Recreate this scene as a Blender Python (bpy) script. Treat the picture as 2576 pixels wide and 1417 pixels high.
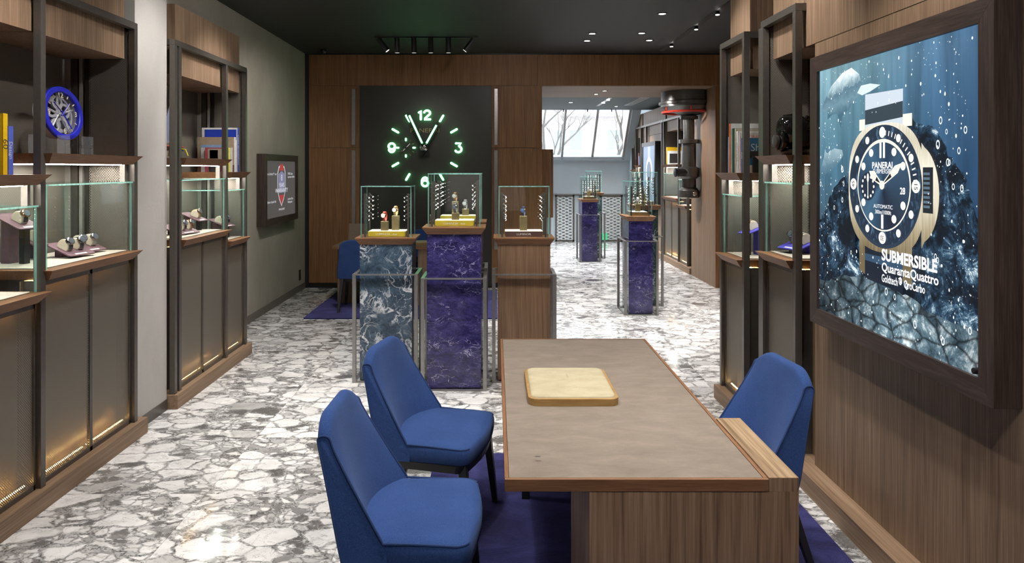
import bpy, bmesh, math, random
from mathutils import Vector, Matrix

random.seed(7)
for o in list(bpy.data.objects):
    bpy.data.objects.remove(o, do_unlink=True)
SC = bpy.context.scene
COL = SC.collection
PI = math.pi
R = math.radians

# ------------------------------------------------------------------ camera
cam_d = bpy.data.cameras.new('camera')
cam = bpy.data.objects.new('camera', cam_d)
COL.objects.link(cam)
cam.location = (0, 0, 1.70)
cam.rotation_euler = (R(90), 0, 0)
cam_d.sensor_fit = 'HORIZONTAL'
cam_d.sensor_width = 36.0
cam_d.lens = 1830 / 2576 * 36.0
cam_d.shift_x = (1288 - 1245) / 2576
cam_d.shift_y = -(708.5 - 425) / 2576
cam_d.clip_start = 0.05
SC.camera = cam

# ------------------------------------------------------------------ world, exposure
W = bpy.data.worlds.new('world')
SC.world = W
W.use_nodes = True
bg = W.node_tree.nodes['Background']
bg.inputs['Color'].default_value = (0.86, 0.93, 1.0, 1)
bg.inputs['Strength'].default_value = 5.5
SC.view_settings.view_transform = 'Standard'
SC.view_settings.look = 'None'
SC.view_settings.exposure = 0.0
SC.view_settings.gamma = 1.0
SC.view_settings.use_curve_mapping = False
SC.cycles.transparent_max_bounces = 28
SC.cycles.max_bounces = 6
SC.cycles.diffuse_bounces = 3
SC.cycles.glossy_bounces = 3
SC.cycles.use_light_tree = False
SC.cycles.use_adaptive_sampling = True
SC.cycles.adaptive_threshold = 0.035
SC.cycles.sample_clamp_indirect = 6.0
SC.cycles.caustics_reflective = False
SC.cycles.caustics_refractive = False


def spot(name, loc, target, power, angle=70, blend=0.6, color=(1, 0.95, 0.9), radius=0.04):
    l = bpy.data.lights.new(name, 'SPOT')
    l.energy = power
    l.spot_size = R(angle)
    l.spot_blend = blend
    l.color = color
    l.shadow_soft_size = radius
    o = bpy.data.objects.new(name, l)
    COL.objects.link(o)
    o.location = loc
    v = Vector(target) - Vector(loc)
    o.rotation_euler = v.to_track_quat('-Z', 'Y').to_euler()
    return o


# ------------------------------------------------------------------ material helpers
def newmat(name):
    m = bpy.data.materials.new(name)
    m.use_nodes = True
    nt = m.node_tree
    b = nt.nodes['Principled BSDF']
    return m, nt, b


class NT:
    """tiny node-graph writer"""
    def __init__(s, nt):
        s.nt = nt

    def n(s, t, **kw):
        nd = s.nt.nodes.new(t)
        for k, v in kw.items():
            setattr(nd, k, v)
        return nd

    def put(s, sock, v):
        if v is None:
            return
        if hasattr(v, 'default_value') or isinstance(v, bpy.types.NodeSocket):
            s.nt.links.new(v, sock)
        else:
            sock.default_value = v

    def math(s, op, a, b=None, c=None, clamp=False):
        nd = s.n('ShaderNodeMath', operation=op)
        nd.use_clamp = clamp
        s.put(nd.inputs[0], a)
        if b is not None:
            s.put(nd.inputs[1], b)
        if c is not None:
            s.put(nd.inputs[2], c)
        return nd.outputs[0]

    def vmath(s, op, a, b=None):
        nd = s.n('ShaderNodeVectorMath', operation=op)
        s.put(nd.inputs[0], a)
        if b is not None:
            s.put(nd.inputs[1], b)
        return nd.outputs[0]

    def scale(s, a, f):
        nd = s.n('ShaderNodeVectorMath', operation='SCALE')
        s.put(nd.inputs[0], a)
        s.put(nd.inputs['Scale'], f)
        return nd.outputs[0]

    def coord(s, kind='Object'):
        return s.n('ShaderNodeTexCoord').outputs[kind]

    def mapping(s, vec, scale=(1, 1, 1), loc=(0, 0, 0), rot=(0, 0, 0)):
        nd = s.n('ShaderNodeMapping')
        s.put(nd.inputs['Vector'], vec)
        nd.inputs['Scale'].default_value = scale
        nd.inputs['Location'].default_value = loc
        nd.inputs['Rotation'].default_value = rot
        return nd.outputs[0]

    def noise(s, vec, scale=5, detail=3, rough=0.5, dist=0.0, color=False):
        nd = s.n('ShaderNodeTexNoise')
        s.put(nd.inputs['Vector'], vec)
        nd.inputs['Scale'].default_value = scale
        nd.inputs['Detail'].default_value = detail
        nd.inputs['Roughness'].default_value = rough
        nd.inputs['Distortion'].default_value = dist
        return nd.outputs['Color' if color else 'Fac']

    def voro(s, vec, scale=5, feature='F1', out='Distance', rand=1.0):
        nd = s.n('ShaderNodeTexVoronoi', feature=feature)
        s.put(nd.inputs['Vector'], vec)
        nd.inputs['Scale'].default_value = scale
        nd.inputs['Randomness'].default_value = rand
        return nd.outputs[out]

    def ramp(s, fac, stops, interp='LINEAR'):
        nd = s.n('ShaderNodeValToRGB')
        s.put(nd.inputs[0], fac)
        cr = nd.color_ramp
        cr.interpolation = interp
        while len(cr.elements) < len(stops):
            cr.elements.new(0.5)
        for e, (p, c) in zip(cr.elements, stops):
            e.position = p
            e.color = (c[0], c[1], c[2], 1) if isinstance(c, (tuple, list)) else (c, c, c, 1)
        return nd.outputs[0]

    def mix(s, fac, a, b, mode='MIX'):
        nd = s.n('ShaderNodeMix', data_type='RGBA', blend_type=mode)
        s.put(nd.inputs[0], fac)
        for i, v in ((6, a), (7, b)):
            if isinstance(v, (tuple, list)):
                v = (v[0], v[1], v[2], 1)
            s.put(nd.inputs[i], v)
        return nd.outputs[2]

    def bump(s, h, strength=0.3, dist=0.01):
        nd = s.n('ShaderNodeBump')
        s.put(nd.inputs['Height'], h)
        nd.inputs['Strength'].default_value = strength
        nd.inputs['Distance'].default_value = dist
        return nd.outputs[0]


MATS = {}


def plain(name, col, rough=0.5, metal=0.0, spec=0.5, coat=0.0):
    if name in MATS:
        return MATS[name]
    m, nt, b = newmat(name)
    g = NT(nt)
    n = g.noise(g.coord(), scale=35, detail=2)
    c = g.ramp(n, [(0.3, tuple(x * 0.93 for x in col)), (0.7, tuple(min(1, x * 1.06) for x in col))])
    nt.links.new(c, b.inputs['Base Color'])
    b.inputs['Roughness'].default_value = rough
    b.inputs['Metallic'].default_value = metal
    b.inputs['Specular IOR Level'].default_value = spec
    b.inputs['Coat Weight'].default_value = coat
    MATS[name] = m
    return m


def emit(name, col, strength=1.0):
    if name in MATS:
        return MATS[name]
    m, nt, b = newmat(name)
    b.inputs['Base Color'].default_value = (0.02, 0.02, 0.02, 1)
    b.inputs['Emission Color'].default_value = (*col, 1)
    b.inputs['Emission Strength'].default_value = strength
    b.inputs['Roughness'].default_value = 0.5
    b.inputs['Specular IOR Level'].default_value = 0.08
    MATS[name] = m
    return m


def wood(name, dark, mid, light, axis='z', fine=150, broad=16, along=1.6, rough=0.5, contrast=1.0):
    m, nt, b = newmat(name)
    g = NT(nt)
    oi = g.n('ShaderNodeObjectInfo')
    v = g.vmath('ADD', g.coord(), g.scale((1.0, 1.7, 2.3), g.math('MULTIPLY', oi.outputs['Random'], 9.0)))

    def sc(a, l):
        return {'x': (l, a, a), 'y': (a, l, a), 'z': (a, a, l)}[axis]
    n1 = g.noise(g.mapping(v, sc(fine, along * 2)), scale=1, detail=2, rough=0.6)
    n2 = g.noise(g.mapping(v, sc(broad, along * .35)), scale=1, detail=4, rough=0.6, dist=0.6)
    n3 = g.noise(g.mapping(v, sc(fine * .35, along)), scale=1, detail=2)
    f = g.math('ADD', g.math('MULTIPLY', n1, 0.45), g.math('ADD', g.math('MULTIPLY', n2, 0.3), g.math('MULTIPLY', n3, 0.25)))
    w = 0.17 / contrast
    c = g.ramp(f, [(0.5 - w, dark), (0.5, mid), (0.5 + w, light)])
    nt.links.new(c, b.inputs['Base Color'])
    b.inputs['Roughness'].default_value = rough
    b.inputs['Specular IOR Level'].default_value = 0.35
    nt.links.new(g.bump(n1, 0.12, 0.002), b.inputs['Normal'])
    MATS[name] = m
    return m


def plaster(name, c1, c2, scale=2.2):
    m, nt, b = newmat(name)
    g = NT(nt)
    v = g.coord()
    n = g.noise(g.mapping(v, (scale, scale, scale * .6)), scale=1, detail=5, rough=0.62, dist=0.5)
    n2 = g.noise(v, scale=60, detail=3)
    c = g.ramp(g.math('ADD', g.math('MULTIPLY', n, 0.85), g.math('MULTIPLY', n2, 0.15)), [(0.3, c1), (0.7, c2)])
    nt.links.new(c, b.inputs['Base Color'])
    b.inputs['Roughness'].default_value = 0.8
    nt.links.new(g.bump(g.math('ADD', n2, g.math('MULTIPLY', n, 2.0)), 0.15, 0.004), b.inputs['Normal'])
    MATS[name] = m
    return m


def floor_marble():
    m, nt, b = newmat('breccia_marble')
    g = NT(nt)
    oi = g.n('ShaderNodeObjectInfo')
    rnd = oi.outputs['Random']
    v = g.vmath('ADD', g.coord(), g.scale((13.1, 7.7, 3.3), g.math('MULTIPLY', rnd, 40.0)))
    v = g.mapping(v, (1.0, 1.35, 1.0))
    w1 = g.scale(g.vmath('SUBTRACT', g.noise(v, 3.2, 3, color=True), (.5, .5, .5)), 0.15)
    w2 = g.scale(g.vmath('SUBTRACT', g.noise(v, 15, 3, color=True), (.5, .5, .5)), 0.05)
    p = g.vmath('ADD', v, g.vmath('ADD', w1, w2))
    p.node.label = 'warp'
    e1 = g.voro(p, 5.6, 'DISTANCE_TO_EDGE')
    c1 = g.voro(p, 5.6, 'F1', 'Color')
    e2 = g.voro(p, 15.0, 'DISTANCE_TO_EDGE')
    c2 = g.voro(p, 15.0, 'F1', 'Color')
    sep = g.n('ShaderNodeSeparateColor')
    g.put(sep.inputs[0], c1)
    sep2 = g.n('ShaderNodeSeparateColor')
    g.put(sep2.inputs[0], c2)
    big = g.ramp(sep.outputs[0], [(0.0, (.13, .125, .12)), (0.055, (.15, .145, .14)), (0.07, (.42, .41, .40)), (0.14, (.55, .54, .53)),
                                  (0.2, (.74, .73, .72)), (1.0, (.86, .85, .84))])
    small = g.ramp(sep2.outputs[0], [(0.0, (.14, .135, .13)), (0.16, (.2, .19, .185)), (0.3, (.5, .49, .48)), (0.5, (.72, .71, .7)), (1.0, (.86, .85, .84))])
    vein1 = g.ramp(e1, [(0.0, 1.0), (0.035, 0.9), (0.075, 0.0)])
    vein2 = g.ramp(e2, [(0.0, 1.0), (0.06, 0.75), (0.13, 0.0)])
    swirl = g.noise(p, 34, 4, 0.65, 2.2)
    grey = g.ramp(swirl, [(0.38, (.06, .058, .055)), (0.5, (.24, .235, .23)), (0.64, (.6, .59, .58))])
    brk = g.ramp(g.noise(p, 5.5, 3), [(0.34, 0.4), (0.55, 1.0)])
    vein1b = g.math('MULTIPLY', vein1, brk)
    smallc = g.mix(g.math('MULTIPLY', vein2, 0.85), small, grey)
    sel = g.math('GREATER_THAN', sep.outputs[1], 0.5)
    base = g.mix(sel, big, smallc)
    # soft inner clouding and hairlines
    hair = g.math('ABSOLUTE', g.math('SUBTRACT', g.noise(p, 7, 5, 0.6, 1.2), 0.5))
    hl = g.ramp(hair, [(0.0, 0.7), (0.02, 0.0)])
    base = g.mix(g.math('MULTIPLY', hl, 0.8), base, (.3, .29, .285))
    cloud = g.ramp(g.noise(v, 9, 4), [(0.35, .82), (0.65, 1.0)])
    base = g.mix(1.0, base, cloud, 'MULTIPLY')
    col = g.mix(vein1b, base, grey)
    nt.links.new(col, b.inputs['Base Color'])
    b.inputs['Roughness'].default_value = 0.09
    b.inputs['Specular IOR Level'].default_value = 0.5
    MATS['marble_floor'] = m
    return m


def vein_marble(name, base1, base2, base3, vein, scale=6.0, amount=0.05, stretch=(1, 1, 1)):
    m, nt, b = newmat(name)
    g = NT(nt)
    oi = g.n('ShaderNodeObjectInfo')
    v = g.vmath('ADD', g.coord(), g.scale((3.1, 5.7, 8.3), g.math('MULTIPLY', oi.outputs['Random'], 11.0)))
    v = g.mapping(v, stretch, rot=(0.3, 0.5, 0.2))
    wr = g.scale(g.vmath('SUBTRACT', g.noise(v, scale * .8, 4, color=True), (.5, .5, .5)), 0.16)
    p = g.vmath('ADD', v, wr)
    n = g.noise(p, scale * 1.4, 6, 0.65, 0.8)
    base = g.ramp(n, [(0.3, base1), (0.5, base2), (0.72, base3)])
    fine = g.ramp(g.noise(p, scale * 6, 4, 0.7, 1.0), [(0.35, .65), (0.65, 1.25)])
    base = g.mix(1.0, base, fine, 'MULTIPLY')
    a = g.math('ABSOLUTE', g.math('SUBTRACT', g.noise(p, scale * .9, 4, 0.55, 0.7), 0.5))
    a2 = g.math('ABSOLUTE', g.math('SUBTRACT', g.noise(g.vmath('ADD', p, (4, 9, 2)), scale * 1.3, 3, 0.5, 1.2), 0.5))
    k = g.ramp(a, [(0.0, 1.0), (amount * .35, 0.75), (amount, 0.0)])
    k2 = g.ramp(a2, [(0.0, 0.65), (amount * .5, 0.0)])
    br = g.ramp(g.noise(v, scale * .6, 2), [(0.42, 0.0), (0.62, 1.0)])
    vein_f = g.math('MAXIMUM', g.math('MULTIPLY', k, br), g.math('MULTIPLY', k2, br))
    col = g.mix(vein_f, base, vein)
    nt.links.new(col, b.inputs['Base Color'])
    b.inputs['Roughness'].default_value = 0.08
    b.inputs['Specular IOR Level'].default_value = 0.55
    MATS[name] = m
    return m


def perforated(name, horiz, col, p=0.020, q=0.012, hole=0.22, rough=0.45, metal=0.6):
    """sheet with a staggered pattern of see-through holes; horiz = axis that runs along the sheet"""
    m, nt, b = newmat(name)
    g = NT(nt)
    sep = g.n('ShaderNodeSeparateXYZ')
    g.put(sep.inputs[0], g.coord())
    u = sep.outputs[{'x': 0, 'y': 1}[horiz]]
    w = sep.outputs[2]
    a = g.math('COSINE', g.math('MULTIPLY', u, 2 * PI / p))
    c = g.math('COSINE', g.math('MULTIPLY', w, 2 * PI / q))
    h = g.math('GREATER_THAN', g.math('MULTIPLY', a, c), hole)
    b.inputs['Base Color'].default_value = (*col, 1)
    b.inputs['Metallic'].default_value = metal
    b.inputs['Roughness'].default_value = rough
    tr = g.n('ShaderNodeBsdfTransparent')
    mx = g.n('ShaderNodeMixShader')
    nt.links.new(h, mx.inputs[0])
    nt.links.new(b.outputs[0], mx.inputs[1])
    nt.links.new(tr.outputs[0], mx.inputs[2])
    nt.links.new(mx.outputs[0], nt.nodes['Material Output'].inputs[0])
    MATS[name] = m
    return m


def thin_glass(name, tint=(0.97, 0.99, 0.985), ior=1.48, boost=1.0):
    m, nt, b = newmat(name)
    g = NT(nt)
    nt.nodes.remove(b)
    tr = g.n('ShaderNodeBsdfTransparent')
    tr.inputs[0].default_value = (*tint, 1)
    gl = g.n('ShaderNodeBsdfGlossy')
    gl.inputs['Roughness'].default_value = 0.0
    fr = g.n('ShaderNodeFresnel')
    fr.inputs[0].default_value = ior
    geo = g.n('ShaderNodeNewGeometry')
    fac = g.math('MULTIPLY', g.math('MULTIPLY', fr.outputs[0], boost), g.math('SUBTRACT', 1.0, geo.outputs['Backfacing']), clamp=True)
    mx = g.n('ShaderNodeMixShader')
    nt.links.new(fac, mx.inputs[0])
    nt.links.new(tr.outputs[0], mx.inputs[1])
    nt.links.new(gl.outputs[0], mx.inputs[2])
    nt.links.new(mx.outputs[0], nt.nodes['Material Output'].inputs[0])
    MATS[name] = m
    return m


def acrylic_edge():
    m, nt, b = newmat('acrylic_edge')
    g = NT(nt)
    b.inputs['Base Color'].default_value = (.8, .82, .86, 1)
    b.inputs['Roughness'].default_value = 0.1
    tp = g.n('ShaderNodeBsdfTransparent')
    mx = g.n('ShaderNodeMixShader')
    mx.inputs[0].default_value = 0.78
    nt.links.new(b.outputs[0], mx.inputs[1])
    nt.links.new(tp.outputs[0], mx.inputs[2])
    nt.links.new(mx.outputs[0], nt.nodes['Material Output'].inputs[0])
    return m


def glass_edge():
    m, nt, b = newmat('glass_edge')
    g = NT(nt)
    n = g.noise(g.mapping(g.coord(), (60, 60, 8)), 1, 2)
    nt.links.new(g.ramp(n, [(0.3, (.16, .42, .36)), (0.7, (.5, .8, .74))]), b.inputs['Base Color'])
    b.inputs['Roughness'].default_value = 0.15
    tr = g.n('ShaderNodeBsdfTranslucent')
    tr.inputs[0].default_value = (.4, .75, .66, 1)
    tp = g.n('ShaderNodeBsdfTransparent')
    tp.inputs[0].default_value = (.6, .88, .8, 1)
    mx = g.n('ShaderNodeMixShader')
    mx.inputs[0].default_value = 0.35
    mx2 = g.n('ShaderNodeMixShader')
    mx2.inputs[0].default_value = 0.3
    nt.links.new(b.outputs[0], mx.inputs[1])
    nt.links.new(tr.outputs[0], mx.inputs[2])
    nt.links.new(mx.outputs[0], mx2.inputs[1])
    nt.links.new(tp.outputs[0], mx2.inputs[2])
    nt.links.new(mx2.outputs[0], nt.nodes['Material Output'].inputs[0])
    MATS['glass_edge'] = m
    return m


def fabric(name, c1, c2, scale=420):
    m, nt, b = newmat(name)
    g = NT(nt)
    v = g.coord()
    n = g.noise(v, scale, 3, 0.7)
    n2 = g.noise(v, 6, 3)
    c = g.ramp(g.math('ADD', g.math('MULTIPLY', n, .8), g.math('MULTIPLY', n2, .2)), [(0.35, c1), (0.65, c2)])
    nt.links.new(c, b.inputs['Base Color'])
    b.inputs['Roughness'].default_value = 0.95
    b.inputs['Specular IOR Level'].default_value = 0.15
    b.inputs['Sheen Weight'].default_value = 0.12
    b.inputs['Sheen Tint'].default_value = (.5, .65, 1, 1)
    nt.links.new(g.bump(n, 0.35, 0.002), b.inputs['Normal'])
    MATS[name] = m
    return m


def carpet(name, c1, c2, c3):
    m, nt, b = newmat(name)
    g = NT(nt)
    v = g.coord()
    n = g.noise(g.mapping(v, (3.0, 4.2, 1)), 1, 4, 0.6, 1.5)
    f = g.noise(v, 260, 3, 0.7)
    c = g.ramp(g.math('ADD', g.math('MULTIPLY', n, .75), g.math('MULTIPLY', f, .25)), [(0.40, c1), (0.5, c2), (0.6, c3)])
    nt.links.new(c, b.inputs['Base Color'])
    b.inputs['Roughness'].default_value = 1.0
    b.inputs['Specular IOR Level'].default_value = 0.05
    b.inputs['Sheen Weight'].default_value = 0.35
    b.inputs['Sheen Tint'].default_value = (.45, .42, 1, 1)
    nt.links.new(g.bump(g.math('ADD', f, g.math('MULTIPLY', n, 1.5)), 0.8, 0.01), b.inputs['Normal'])
    MATS[name] = m
    return m


def leather(name, c1, c2):
    m, nt, b = newmat(name)
    g = NT(nt)
    v = g.coord()
    n = g.noise(g.mapping(v, (7.0, 15.0, 3)), 1, 6, 0.7, 0.4)
    f = g.noise(v, 160, 3)
    c = g.ramp(g.math('ADD', g.math('MULTIPLY', n, .85), g.math('MULTIPLY', f, .15)), [(0.32, c1), (0.68, c2)])
    nt.links.new(c, b.inputs['Base Color'])
    b.inputs['Roughness'].default_value = 0.75
    b.inputs['Specular IOR Level'].default_value = 0.25
    nt.links.new(g.bump(f, 0.15, 0.001), b.inputs['Normal'])
    MATS[name] = m
    return m


M_FLOOR = floor_marble()
M_WALNUT = wood('walnut_veneer', (.115, .07, .042), (.215, .14, .088), (.335, .235, .155), 'z')
M_WALNUT_Y = wood('walnut_veneer_length', (.14, .085, .05), (.24, .155, .095), (.36, .25, .165), 'y', along=1.2)
M_BACKWOOD = wood('reddish_veneer', (.13, .060, .024), (.215, .105, .042), (.30, .155, .065), 'z')
M_BACKWOOD_X = wood('reddish_veneer_soffit', (.18, .12, .085), (.25, .175, .125), (.32, .23, .17), 'x')
M_TABLEWOOD = wood('table_walnut', (.13, .078, .045), (.27, .168, .10), (.38, .255, .165), 'z', fine=110, contrast=1.35)
M_TABLEWOOD_Y = wood('table_walnut_length', (.14, .085, .042), (.30, .20, .115), (.43, .31, .19), 'y', fine=110, contrast=1.2)
M_TRAYWOOD = wood('mahogany_trim', (.13, .058, .026), (.20, .095, .044), (.27, .14, .07), 'y', fine=220, along=5)
M_TRAYWOOD_X = wood('mahogany_trim_cross', (.13, .058, .026), (.20, .095, .044), (.27, .14, .07), 'x', fine=220, along=5)
M_OAK = wood('oak_edge', (.25, .14, .045), (.33, .195, .07), (.42, .265, .105), 'x', fine=160, along=6)
M_WENGE = wood('wenge_frame', (.022, .014, .011), (.048, .032, .026), (.085, .062, .053), 'z', fine=200, along=4)
M_WENGE_Y = wood('wenge_frame_length', (.022, .014, .011), (.048, .032, .026), (.085, .062, .053), 'y', fine=200, along=4)
M_PLASTER = plaster('grey_beige_plaster', (.42, .40, .375), (.52, .495, .465))
M_PLASTER_D = plaster('olive_grey_plaster', (.29, .262, .215), (.385, .355, .30), 1.6)
M_PLASTER_B = plaster('pale_blue_plaster', (.47, .53, .56), (.55, .61, .64), 1.5)
M_CEIL = plain('charcoal_ceiling', (.017, .0165, .016), 0.6)
M_CEIL_G = plain('grey_ceiling', (.10, .118, .12), 0.7)
M_DARK = plain('black_recess', (.012, .011, .010), 0.7)
M_BRONZE = plain('bronze_metal', (.125, .112, .10), 0.33, 0.55)
M_BRONZE_D = plain('dark_bronze_metal', (.05, .045, .04), 0.4, 0.5)
M_STEEL = plain('brushed_steel', (.34, .33, .32), 0.33, 0.75)
M_CHROME = plain('polished_chrome', (.75, .75, .76), 0.12, 1.0)
M_BLACKMETAL = plain('black_satin_metal', (.018, .018, .019), 0.38, 0.2)
M_GUNMETAL = plain('gunmetal_enamel', (.13, .125, .12), 0.3, 0.7)
M_RED = plain('red_enamel', (.6, .035, .02), 0.3)
M_LIGHTPROF = plain('pale_aluminium', (.33, .315, .285), 0.45, 0.2)
M_MESH_Y = perforated('perforated_sheet_side', 'y', (.30, .27, .23), 0.015, 0.017, 0.13)
M_MESH_X = perforated('perforated_sheet_end', 'x', (.30, .27, .23), 0.015, 0.017, 0.13)
M_MESH_FINE = perforated('perforated_sheet_fine', 'y', (.27, .245, .21), 0.0125, 0.014, 0.12)
M_EXPANDED = perforated('expanded_metal', 'x', (.62, .64, .64), 0.16, 0.072, 0.32, 0.5, 0.3)
M_GLASS = thin_glass('clear_glass')
M_GLASS_W = thin_glass('window_glass', (0.98, 0.99, 1.0))
M_GEDGE = glass_edge()
M_BLUE = fabric('blue_wool', (.014, .035, .118), (.042, .090, .255))
M_BLUE_D = plain('blue_piping', (.014, .04, .13), 0.9)
M_CARPET = carpet('indigo_pile', (.008, .010, .046), (.017, .020, .092), (.036, .043, .155))
M_LEATHER = leather('taupe_leather', (.165, .132, .103), (.235, .193, .155))
M_SUEDE = leather('cream_suede', (.35, .30, .19), (.46, .41, .28))
M_TRAVERTINE = leather('travertine_base', (.42, .37, .31), (.58, .53, .46))
M_BLUEMARBLE = vein_marble('slate_blue_marble', (.022, .036, .06), (.05, .082, .125), (.10, .15, .20), (.78, .8, .84), 6.0, 0.028)
M_PURPLE = vein_marble('violet_marble', (.014, .012, .05), (.034, .029, .12), (.068, .06, .2), (.46, .44, .64), 6.5, 0.009, (1, 1, 1.8))
M_GREEN = vein_marble('dark_green_marble', (.012, .022, .022), (.03, .055, .052), (.08, .12, .115), (.4, .48, .47), 8, 0.03)
M_BRASS = plain('satin_brass', (.50, .40, .21), 0.32, 0.85)
M_GOLD = plain('rose_gold', (.78, .50, .30), 0.2, 1.0)
M_YELLOWBLK = plain('mustard_block', (.55, .42, .03), 0.5)
M_WHITEBLK = plain('lit_block_top', (.75, .7, .55), 0.6)  # pale tone puts the case light into the plinth tops
M_PLUM = plain('plum_leather', (.16, .085, .105), 0.6)
M_PLUMB = plain('plum_block', (.10, .05, .045), 0.5)
M_BLUESTAND = plain('cobalt_stand', (.065, .06, .45), 0.5)
M_CREAM = plain('cream_cushion', (.68, .61, .47), 0.85)
M_WHITE = plain('white_paper', (.75, .74, .72), 0.7)
M_BLACK = plain('black_plastic', (.010, .010, .011), 0.35)
M_BLACKGLOSS = plain('black_gloss', (.006, .006, .006), 0.06, 0.0, 0.6)
M_LED = emit('cool_led', (1.0, .95, .88), 42)
M_LEDW = emit('warm_led', (1.0, .62, .2), 100)
M_LENS = emit('lamp_lens', (1.0, .96, .9), 22)
M_GREENGLOW = emit('green_neon', (.2, 1.0, .36), 7.5)


# ------------------------------------------------------------------ geometry helpers
class MB:
    def __init__(s):
        s.v = []
        s.f = []
        s.mi = []

    def add(s, verts, faces, mi=0):
        k = len(s.v)
        s.v += [tuple(v) for v in verts]
        s.f += [tuple(i + k for i in f) for f in faces]
        s.mi += [mi] * len(faces)
        return s

    def box(s, x0, x1, y0, y1, z0, z1, mi=0):
        x0, x1 = sorted((x0, x1))
        y0, y1 = sorted((y0, y1))
        z0, z1 = sorted((z0, z1))
        return s.add([(x0, y0, z0), (x1, y0, z0), (x1, y1, z0), (x0, y1, z0), (x0, y0, z1), (x1, y0, z1), (x1, y1, z1), (x0, y1, z1)],
                     [(0, 3, 2, 1), (4, 5, 6, 7), (0, 1, 5, 4), (1, 2, 6, 5), (2, 3, 7, 6), (3, 0, 4, 7)], mi)

    def pane(s, x0, x1, y0, y1, z0, z1):
        """box whose two largest faces take material 0 and whose edges take material 1"""
        dx, dy, dz = abs(x1 - x0), abs(y1 - y0), abs(z1 - z0)
        s.box(x0, x1, y0, y1, z0, z1, 1)
        thin = min((dx, 0), (dy, 1), (dz, 2))[1]
        pair = {0: (3, 5), 1: (2, 4), 2: (0, 1)}[thin]
        for i in pair:
            s.mi[len(s.mi) - 6 + i] = 0
        return s

    def loft(s, rings, caps=True, closed=True, mi=0):
        n = len(rings[0])
        vs = [p for r in rings for p in r]
        fs = []
        for i in range(len(rings) - 1):
            for j in range(n if closed else n - 1):
                a, b = i * n + j, i * n + (j + 1) % n
                fs.append((a, b, b + n, a + n))
        if caps and closed:
            fs.append(tuple(range(n - 1, -1, -1)))
            k = (len(rings) - 1) * n
            fs.append(tuple(k + j for j in range(n)))
        return s.add(vs, fs, mi)

    def lathe(s, prof, c=(0, 0, 0), n=24, axis='z', mi=0):
        rings = []
        for r, h in prof:
            ring = []
            for k in range(n):
                a = 2 * PI * k / n
                u, w = r * math.cos(a), r * math.sin(a)
                if axis == 'z':
                    ring.append((c[0] + u, c[1] + w, c[2] + h))
                elif axis == 'y':
                    ring.append((c[0] + w, c[1] + h, c[2] + u))
                else:
                    ring.append((c[0] + h, c[1] + u, c[2] + w))
            rings.append(ring)
        return s.loft(rings, mi=mi)

    def tube(s, pts, r, n=8, mi=0, cap=True):
        pts = [Vector(p) for p in pts]
        rr = r if isinstance(r, (list, tuple)) else [r] * len(pts)
        rings = []
        up = None
        for i, p in enumerate(pts):
            t = (pts[min(i + 1, len(pts) - 1)] - pts[max(i - 1, 0)]).normalized()
            if up is None:
                up = Vector((0, 0, 1)) if abs(t.z) < 0.9 else Vector((1, 0, 0))
            a = t.cross(up)
            if a.length < 1e-5:
                a = t.orthogonal()
            a.normalize()
            b = a.cross(t).normalized()
            up = b
            rings.append([tuple(p + (a * math.cos(2 * PI * k / n) + b * math.sin(2 * PI * k / n)) * rr[i]) for k in range(n)])
        return s.loft(rings, caps=cap, mi=mi)

    def sphere(s, c, r, n=10, m=7, sq=(1, 1, 1)):
        rings = []
        for i in range(m + 1):
            t = -PI / 2 + PI * (i + (0.02 if i == 0 else -0.02 if i == m else 0)) / m
            rings.append([(c[0] + r * sq[0] * math.cos(t) * math.cos(2 * PI * k / n), c[1] + r * sq[1] * math.cos(t) * math.sin(2 * PI * k / n),
                           c[2] + r * sq[2] * math.sin(t)) for k in range(n)])
        return s.loft(rings)

    def prism(s, pts, a, b, plane='xz', mi=0):
        """outline pts (u,w) extruded from a to b along the third axis"""
        def P(u, w, t):
            return {'xz': (u, t, w), 'yz': (t, u, w), 'xy': (u, w, t)}[plane]
        return s.loft([[P(u, w, a) for u, w in pts], [P(u, w, b) for u, w in pts]], mi=mi)

    def xf(s, M):
        s.v = [tuple(M @ Vector(v)) for v in s.v]
        return s

    def mesh(s, name, mats):
        me = bpy.data.meshes.new(name)
        me.from_pydata(s.v, [], s.f)
        for m in mats:
            me.materials.append(m)
        me.polygons.foreach_set('material_index', s.mi)
        bm = bmesh.new()
        bm.from_mesh(me)
        bmesh.ops.recalc_face_normals(bm, faces=bm.faces)
        bm.to_mesh(me)
        bm.free()
        me.update()
        return me

    def build(s, name, mat, parent=None, smooth=False, bevel=0.0, subsurf=0, angle=35):
        mats = mat if isinstance(mat, (list, tuple)) else [mat]
        if parent is not None:
            o = parent
            off = Vector((0, 0, 0))
            while o is not None:
                off += o.location
                o = o.parent
            if off.length > 0:
                s.v = [(v[0] - off.x, v[1] - off.y, v[2] - off.z) for v in s.v]
        me = s.mesh(name, mats)
        if smooth:
            me.polygons.foreach_set('use_smooth', [True] * len(me.polygons))
            me.set_sharp_from_angle(angle=R(angle))
        o = bpy.data.objects.new(name, me)
        COL.objects.link(o)
        if parent is not None:
            o.parent = parent
        if bevel:
            md = o.modifiers.new('bevel', 'BEVEL')
            md.width = bevel
            md.segments = 2
            md.limit_method = 'ANGLE'
            md.angle_limit = R(40)
        if subsurf:
            md = o.modifiers.new('subsurf', 'SUBSURF')
            md.levels = subsurf
            md.render_levels = subsurf
        return o


def B(x0, x1, y0, y1, z0, z1):
    return MB().box(x0, x1, y0, y1, z0, z1)


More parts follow.
